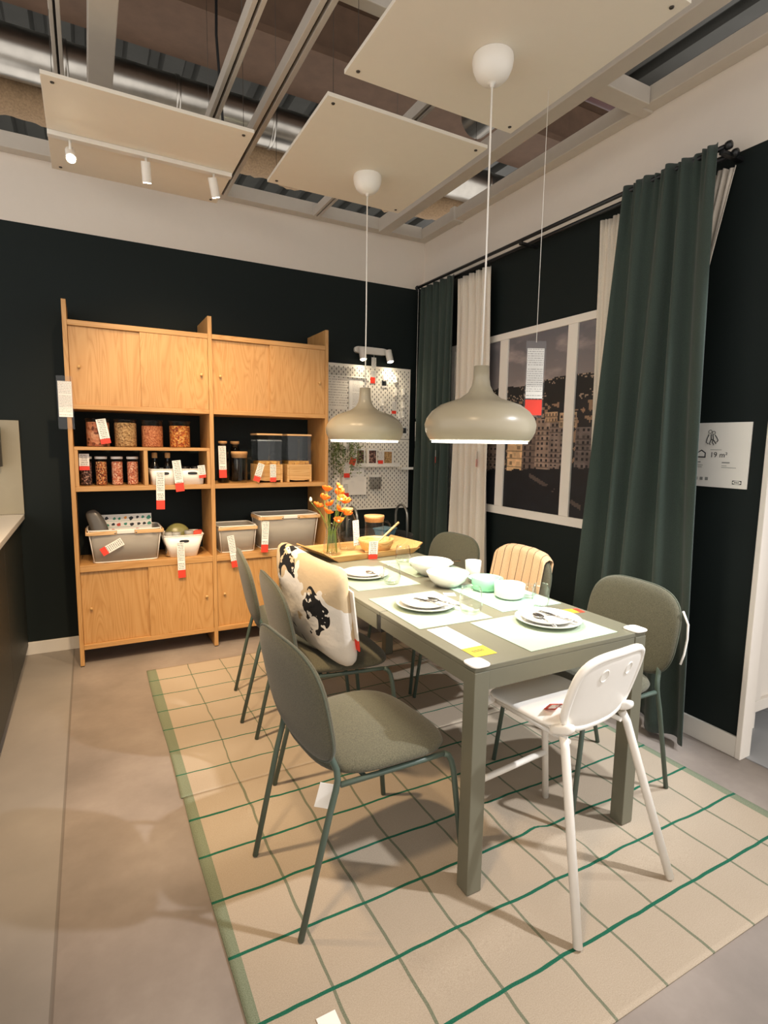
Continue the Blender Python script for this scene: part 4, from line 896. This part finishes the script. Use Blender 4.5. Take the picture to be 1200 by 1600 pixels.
bowl('mint green straight sided bowl on mint placemat', -1.0, -2.2, .064, .06, TM, 'mint', .75, True); bowl('white straight sided bowl on mint placemat', -.985, -2.345, .066, .062, TM, 'porcelain', .7, True)
o = MB().lathe([(0, 0), (.033, 0), (.037, .01), (.041, .072), (.039, .073), (.035, .012), (.03, .006), (0, .006)], 32).build('cup', 'porcelain'); o.location = (-.865, -1.93, T); tag(o, 'small white cup at right edge of the table', 'cup')
def tumbler(lab, x, y, z, r=.043, h=.1):
    o = MB().lathe([(0, 0), (r*.6, 0), (r*.85, .008), (r, h*.35), (r*.93, h*.8), (r*.8, h), (r*.77, h), (r*.9, h*.8), (r*.96, h*.35), (r*.8, .012), (0, .008)], 32).build('drinking_glass', 'glass'); o.location = (x, y, z); tag(o, lab, 'glass', 'stemless glasses on the table')
tumbler('stemless glass beside the plate of the nearest left setting', -1.275, -2.455, TM, .046, .105); tumbler('stemless glass beside plate of the far left setting', -1.335, -1.925, TM, .043, .095)
tumbler('stemless glass behind the plate at near table end', -.97, -2.515, T, .035, .1); tumbler('stemless glass at right corner of the wooden tray', -1.06, -1.555, T, .043, .1)
tumbler('small stemless glass by the white straight sided bowl', -.905, -2.375, TM, .034, .055)
# cutlery
def spoon(lab, x, y, z, rz, s=1.0):
    o = MB().pad(.028*s, .019*s, 2.2, .006, lambda u, v, w: (u, v, .004+w+3.0*(u*u+v*v)), n=24).tube([(-.025*s, 0, .005), (-.06*s, 0, .004), (-.13*s, 0, .003)], [.003, .003, .0045], 8).build('spoon', 'steel'); o.location = (x, y, z); o.rotation_euler = (0, 0, R_(rz)); tag(o, lab, 'spoon', 'cutlery')
def fork(lab, x, y, z, rz, s=1.0):
    b = MB().box(-.02*s, -.011*s, .002, .004*s, .011*s, .004).tube([(-.018*s, 0, .003), (-.06*s, 0, .003), (-.13*s, 0, .003)], [.003, .003, .0045], 8)
    for k in range(4): b.box(.0035*s, (-.0105+.0062*k)*s, .002, .04*s, (-.0075+.0062*k)*s, .004)
    o = b.build('fork', 'steel'); o.location = (x, y, z); o.rotation_euler = (0, 0, R_(rz)); tag(o, lab, 'fork', 'cutlery')
ZP = TM+.0158
fork('fork on the plate of the nearest left setting', -1.385, -2.27, ZP, 112); spoon('spoon beside the fork on the nearest left setting', -1.34, -2.285, ZP, 112)
spoon('spoon on the plate at the near table end', -1.1, -2.64, ZP, 75); fork('fork on the plate at the near table end', -1.045, -2.63, ZP, 100)
spoon('spoon on the plate of the far left setting', -1.36, -1.745, ZP, 95, .9); spoon('spoon lying left of the far left plate', -1.52, -1.68, T+.002, -150, .9)
fork('fork on the plate of the far right setting', -.935, -1.65, ZP, 160, .9); spoon('spoon on the plate of the far right setting', -.9, -1.69, ZP, 170, .9)
# papers on the table
def flat_card(lab, x, y, wd, ln, rz, m, ext=None, band=None):
    t = thing('table_label', lab, 'label', (x, y, T), rot=(R_(-90), 0, R_(rz)))
    MB().box(-wd/2, -.0008, -ln/2, wd/2, -.0002, ln/2).build('sheet', m, t)
    if band: MB().box(-wd/2, -.0008, -ln/2-band, wd/2, -.0002, -ln/2-.0004).build('coloured_end', ext, t)
    return t
flat_card('white product label with yellow end at near left table corner', -1.49, -2.645, .085, .205, 0, 'sheet_print', 'yellow', .075)
tl = bpy.data.objects['table_label']
for k, (x0, x1, z0) in enumerate(((-.025, .02, -.135), (-.025, .02, -.143))): MB().box(x0, -.0012, z0, x1, -.0009, z0+.004).build('printed_line', 'dark_print', tl)
flat_card('small white label under the near serving bowl', -1.19, -2.19, .05, .05, -25, 'tag_print')
flat_card('yellow and red card at right side of the near setting', -.9, -2.6, .05, .07, 80, 'orange_card', 'red', .025); flat_card('red ended label behind the near end plate', -1.02, -2.455, .045, .08, 75, 'tag_print', 'red', .03)
price_tag('price tag sticking up at far left table corner', -1.545, -1.21, .795, .085, .03, 20, -20, 62, .022)

# ------------------------------------------------------------------ wooden tray and what stands on it
tray = thing('serving_tray', 'long bamboo tray with flared ends at far table end', 'tray', (-1.13, -1.185, T), 7)
prof = [(-.355, .06), (-.265, .004), (.255, .004), (.335, .055)]
def tray_side(u, v):
    s = u*3; i = min(2, int(s)); f = s-i; x = prof[i][0]+(prof[i+1][0]-prof[i][0])*f; z = prof[i][1]+(prof[i+1][1]-prof[i][1])*f
    y = -.165+.33*v; z2 = z+ (.028 if v in (0, 1) and i == 1 else 0); return (x, y, z)
b = MB().grid(24, 2, tray_side, False); b.build('base', 'bamboo', tray, solid=.007)
for s in (-1, 1): MB().add([(-.265, s*.166, .0), (.255, s*.166, .0), (.30, s*.18, .034), (-.31, s*.18, .036), (-.265, s*.173, .0), (.255, s*.173, .0), (.30, s*.187, .034), (-.31, s*.187, .036)], [(0, 1, 2, 3), (7, 6, 5, 4), (3, 2, 6, 7), (0, 4, 5, 1), (1, 5, 6, 2), (0, 3, 7, 4)]).build('long_side', 'bamboo', tray)
for s in (-1, 1): MB().pad(.016, .038, 4, .004, lambda u, v, w: ((.297 if s > 0 else -.315)+u, v, (.0325 if s > 0 else .038)+w+u*(.6375 if s > 0 else -.622))).build('handle_hole', 'black', tray)
TT = T+.0085
vs_ = thing('flower_vase', 'clear glass vase of orange poppies at left end of tray', 'vase', (-1.335, -1.205, TT))
MB().lathe([(0, .0), (.048, 0), (.055, .006), (.05, .06), (.038, .11), (.034, .14), (.044, .185), (.042, .185), (.032, .14), (.036, .11), (.047, .06), (.05, .01), (0, .006)], 32).build('glass_body', 'glass', vs_)
random.seed(21)
POP = [(-.075, .02, .275), (-.045, -.01, .305), (-.02, .015, .36), (.03, .0, .365), (.055, .02, .34), (.035, -.03, .30), (-.01, -.02, .28), (.02, -.04, .255), (.085, .01, .30), (.05, -.045, .235), (.02, -.05, .19), (-.03, -.03, .255)]
NM = ['leftmost', 'upper left', 'topmost left', 'topmost', 'upper right', 'centre right', 'centre', 'lower centre', 'rightmost', 'lower right', 'lowest', 'centre left']
PV = [Vector(q) for q in POP]
for _ in range(60):
    for i in range(len(PV)):
        for j in range(i):
            d = PV[i]-PV[j]; L = max(d.length, 1e-4)
            if L < .066: PV[i] += d*(.066-L)/L*.5; PV[j] -= d*(.066-L)/L*.5
POP = [tuple(q) for q in PV]; order = sorted(range(len(POP)), key=lambda i: math.atan2(POP[i][1], POP[i][0]))
STEM_A = {NM[i]: 2*math.pi*k/len(POP) - math.pi for k, i in enumerate(order)}
for (dx, dy, h), nm in zip(POP, NM):
    f = thing('poppy_flower', 'orange poppy, the %s bloom in the vase' % nm, 'flower', (-1.335, -1.205, TT+.008), group='orange poppies in the vase')
    th = STEM_A[nm]; cs, sn = math.cos(th), math.sin(th)
    MB().tube([(.03*cs, .03*sn, .002), (.021*cs, .021*sn, .13), (.6*dx+.4*.021*cs, .6*dy+.4*.021*sn, .13+(h-.13)*.6), (dx, dy, h)], .0017, 6).build('stem', 'stem', f)
    b = MB(); tx, ty = random.uniform(-.5, .5), random.uniform(-.9, .1)
    rot = Matrix.Translation((dx, dy, h)) @ Euler((ty*-.9, tx, random.uniform(0, 3))).to_matrix().to_4x4()
    for k in range(6):
        a0 = k*math.pi/3; R0 = .033 if k % 2 else .030
        def pet(u, v, a0=a0, R0=R0): a = a0+(u-.5)*1.5; r = R0*v*(1-.25*(2*u-1)**2); return (r*math.cos(a), r*math.sin(a), .022*v**1.6-.002+.004*math.sin(9*u+k)*v)
        b.grid(5, 4, pet)
    b.xf(rot); bl = b.build('bloom', 'poppy', f, solid=.0008); MB().lathe([(0, 0), (.006, .002), (.007, .008), (.004, .012), (0, .013)], 10).xf(rot).build('flower_centre', 'bud', bl)
f = thing('poppy_flower', 'closed pale poppy bud at far left of the vase', 'flower', (-1.335, -1.205, TT+.008)); MB().tube([(0, .005, .002), (-.006, .004, .13), (-.05, .03, .22), (-.115, .045, .30)], .0014, 6).build('stem', 'stem', f); MB().lathe([(0, 0), (.008, .006), (.009, .016), (.004, .028), (0, .03)], 12, (-.115, .045, .298)).build('bud', 'bud', f)
corked('carafe', 'clear glass carafe with cork stopper on the tray', -1.19, -1.10, TT-.0006, .052, .255, 'glass', .045, .62)
price_tag('price tag hanging on the carafe', -1.165, -1.162, TT+.185, .155, .042, 6, 0, -4, 0)
pitcher('glass pitcher with cork lid on the tray', -1.0, -1.087, TT-.0006, .06, .2, -20)
bw = thing('salad_bowl', 'bamboo salad bowl with spoon on the tray', 'bowl', (-1.07, -1.25, TT)); MB().lathe([(0, 0), (.05, 0), (.085, .02), (.104, .065), (.107, .082), (.102, .083), (.098, .066), (.08, .026), (.048, .01), (0, .008)], 44).build('shell', 'bamboo', bw)
sp = thing('wooden_spoon', 'long wooden spoon resting in the bamboo bowl', 'spoon', (-1.07, -1.25, TT+.008)); MB().tube([(-.03, -.02, .03), (.05, -.005, .085), (.165, .02, .16)], [.006, .006, .0075], 10).build('handle', 'pale_wood', sp); MB().pad(.035, .024, 2.2, .01, lambda u, v, w: (-.055+u*.85, -.026+v, .021+.5*u+w)).build('head', 'pale_wood', sp)
price_tag('price tag standing in front of the bamboo tray', -1.165, -1.405, T+.105, .105, .052, -12, 8, 0, .028)

# ------------------------------------------------------------------ cushion on the middle left chair
t = NT('cushion_print'); t.setp(.9); v = t.coord(); sx = t.new('ShaderNodeSeparateXYZ'); t.lk(v, sx.inputs[0])
n1 = t.noise(v, 4.2, 2, .4, .4); n2 = t.noise(v, 24, 2)
c = t.mix(t.math('GREATER_THAN', t.math('ADD', t.noise(v, 5, 3, .5), t.math('MULTIPLY', sx.outputs['Z'], .5)), .66), srgb('#E6E0D6'), srgb('#C9B391'))
blk = t.math('MULTIPLY', t.math('LESS_THAN', n1, .37), t.math('LESS_THAN', n2, .58)); c = t.mix(blk, c, srgb('#0D0D0F')); t.col(c); t.bump(t.noise(v, 14, 3), .5, .01); M['cushion_print'] = t.m
cu = thing('cushion', 'white cushion with black floral print leaning on green chair', 'cushion', (-1.705, -1.965, .51), rot=(R_(7), R_(-13), R_(12)))
def cmap(u, v, w):
    ku = 1-.08*(1-min(1, (v/.235)**2)); kv = 1-.08*(1-min(1, (u/.245)**2)); cr = .008*math.sin(22*u+13*v)*math.sin(17*v-5*u); return (w*1.0+cr, u*ku, .232+v*kv)
MB().pad(.25, .235, 6.5, .15, cmap, q=2.2).build('cover', 'cushion_print', cu)
MB().box(-.003, -.232, .14, .003, -.198, .36).xf(Matrix.Translation((.06, -.02, 0)) @ Matrix.Rotation(R_(-8), 4, 'Z')).build('care_tag', 'tag_print', cu); MB().box(-.003, -.232, .09, .003, -.198, .1395).xf(Matrix.Translation((.06, -.02, 0)) @ Matrix.Rotation(R_(-8), 4, 'Z')).build('red_tag', 'red', cu)

# ------------------------------------------------------------------ blanket over the right middle chair
t = NT('blanket'); t.setp(.95); tc = t.new('ShaderNodeTexCoord'); sx = t.new('ShaderNodeSeparateXYZ'); t.lk(tc.outputs['Object'], sx.inputs[0])
f = t.math('FRACT', t.math('DIVIDE', t.math('ADD', sx.outputs['Y'], 1.0), .058)); fine = t.noise(tc.outputs['Object'], 300, 2)
c = t.mix(t.math('LESS_THAN', f, .07), t.ramp(fine, [(.3, srgb('#D8AE84')), (.7, srgb('#E9C49C'))]), srgb('#5A4636')); t.col(c); t.bump(fine, .3, .002); M['blanket'] = t.m
bl = thing('blanket', 'peach blanket with thin dark stripes over right middle chair', 'blanket', chairs['E'].location.copy(), 178.4)
def bfn(u, v):
    yy = -.205+.40*u; e = 3.2; top = .178*max(0.0, 1-(abs(yy)/.2365)**e)**(1/e)+.009
    s = v*2-1                       # -1 front hem .. 1 back hem
    if s < -.06: vv = top-(-s-.06)/.94*(.30 if True else 0); off = .03
    elif s > .06: vv = top-(s-.06)/.94*.26; off = -.03
    else: vv = top+.014*math.cos(s/.06*math.pi/2); off = -.03*s/.06
    x, y, z = backmap(yy, vv, off); return (x+.002*math.sin(30*u+8*v), y, z)
MB().grid(40, 44, bfn).build('cloth', 'blanket', bl, solid=.004)
# tags on the left curtains
price_tag('small red ended tag on the corner curtain', -.139, -.46, 1.36, .1, .042, 50, 0, 4, .05); price_tag('small red ended tag on left off-white curtain', -.115, -.95, 1.36, .11, .05, 50, 0, 0, .055)
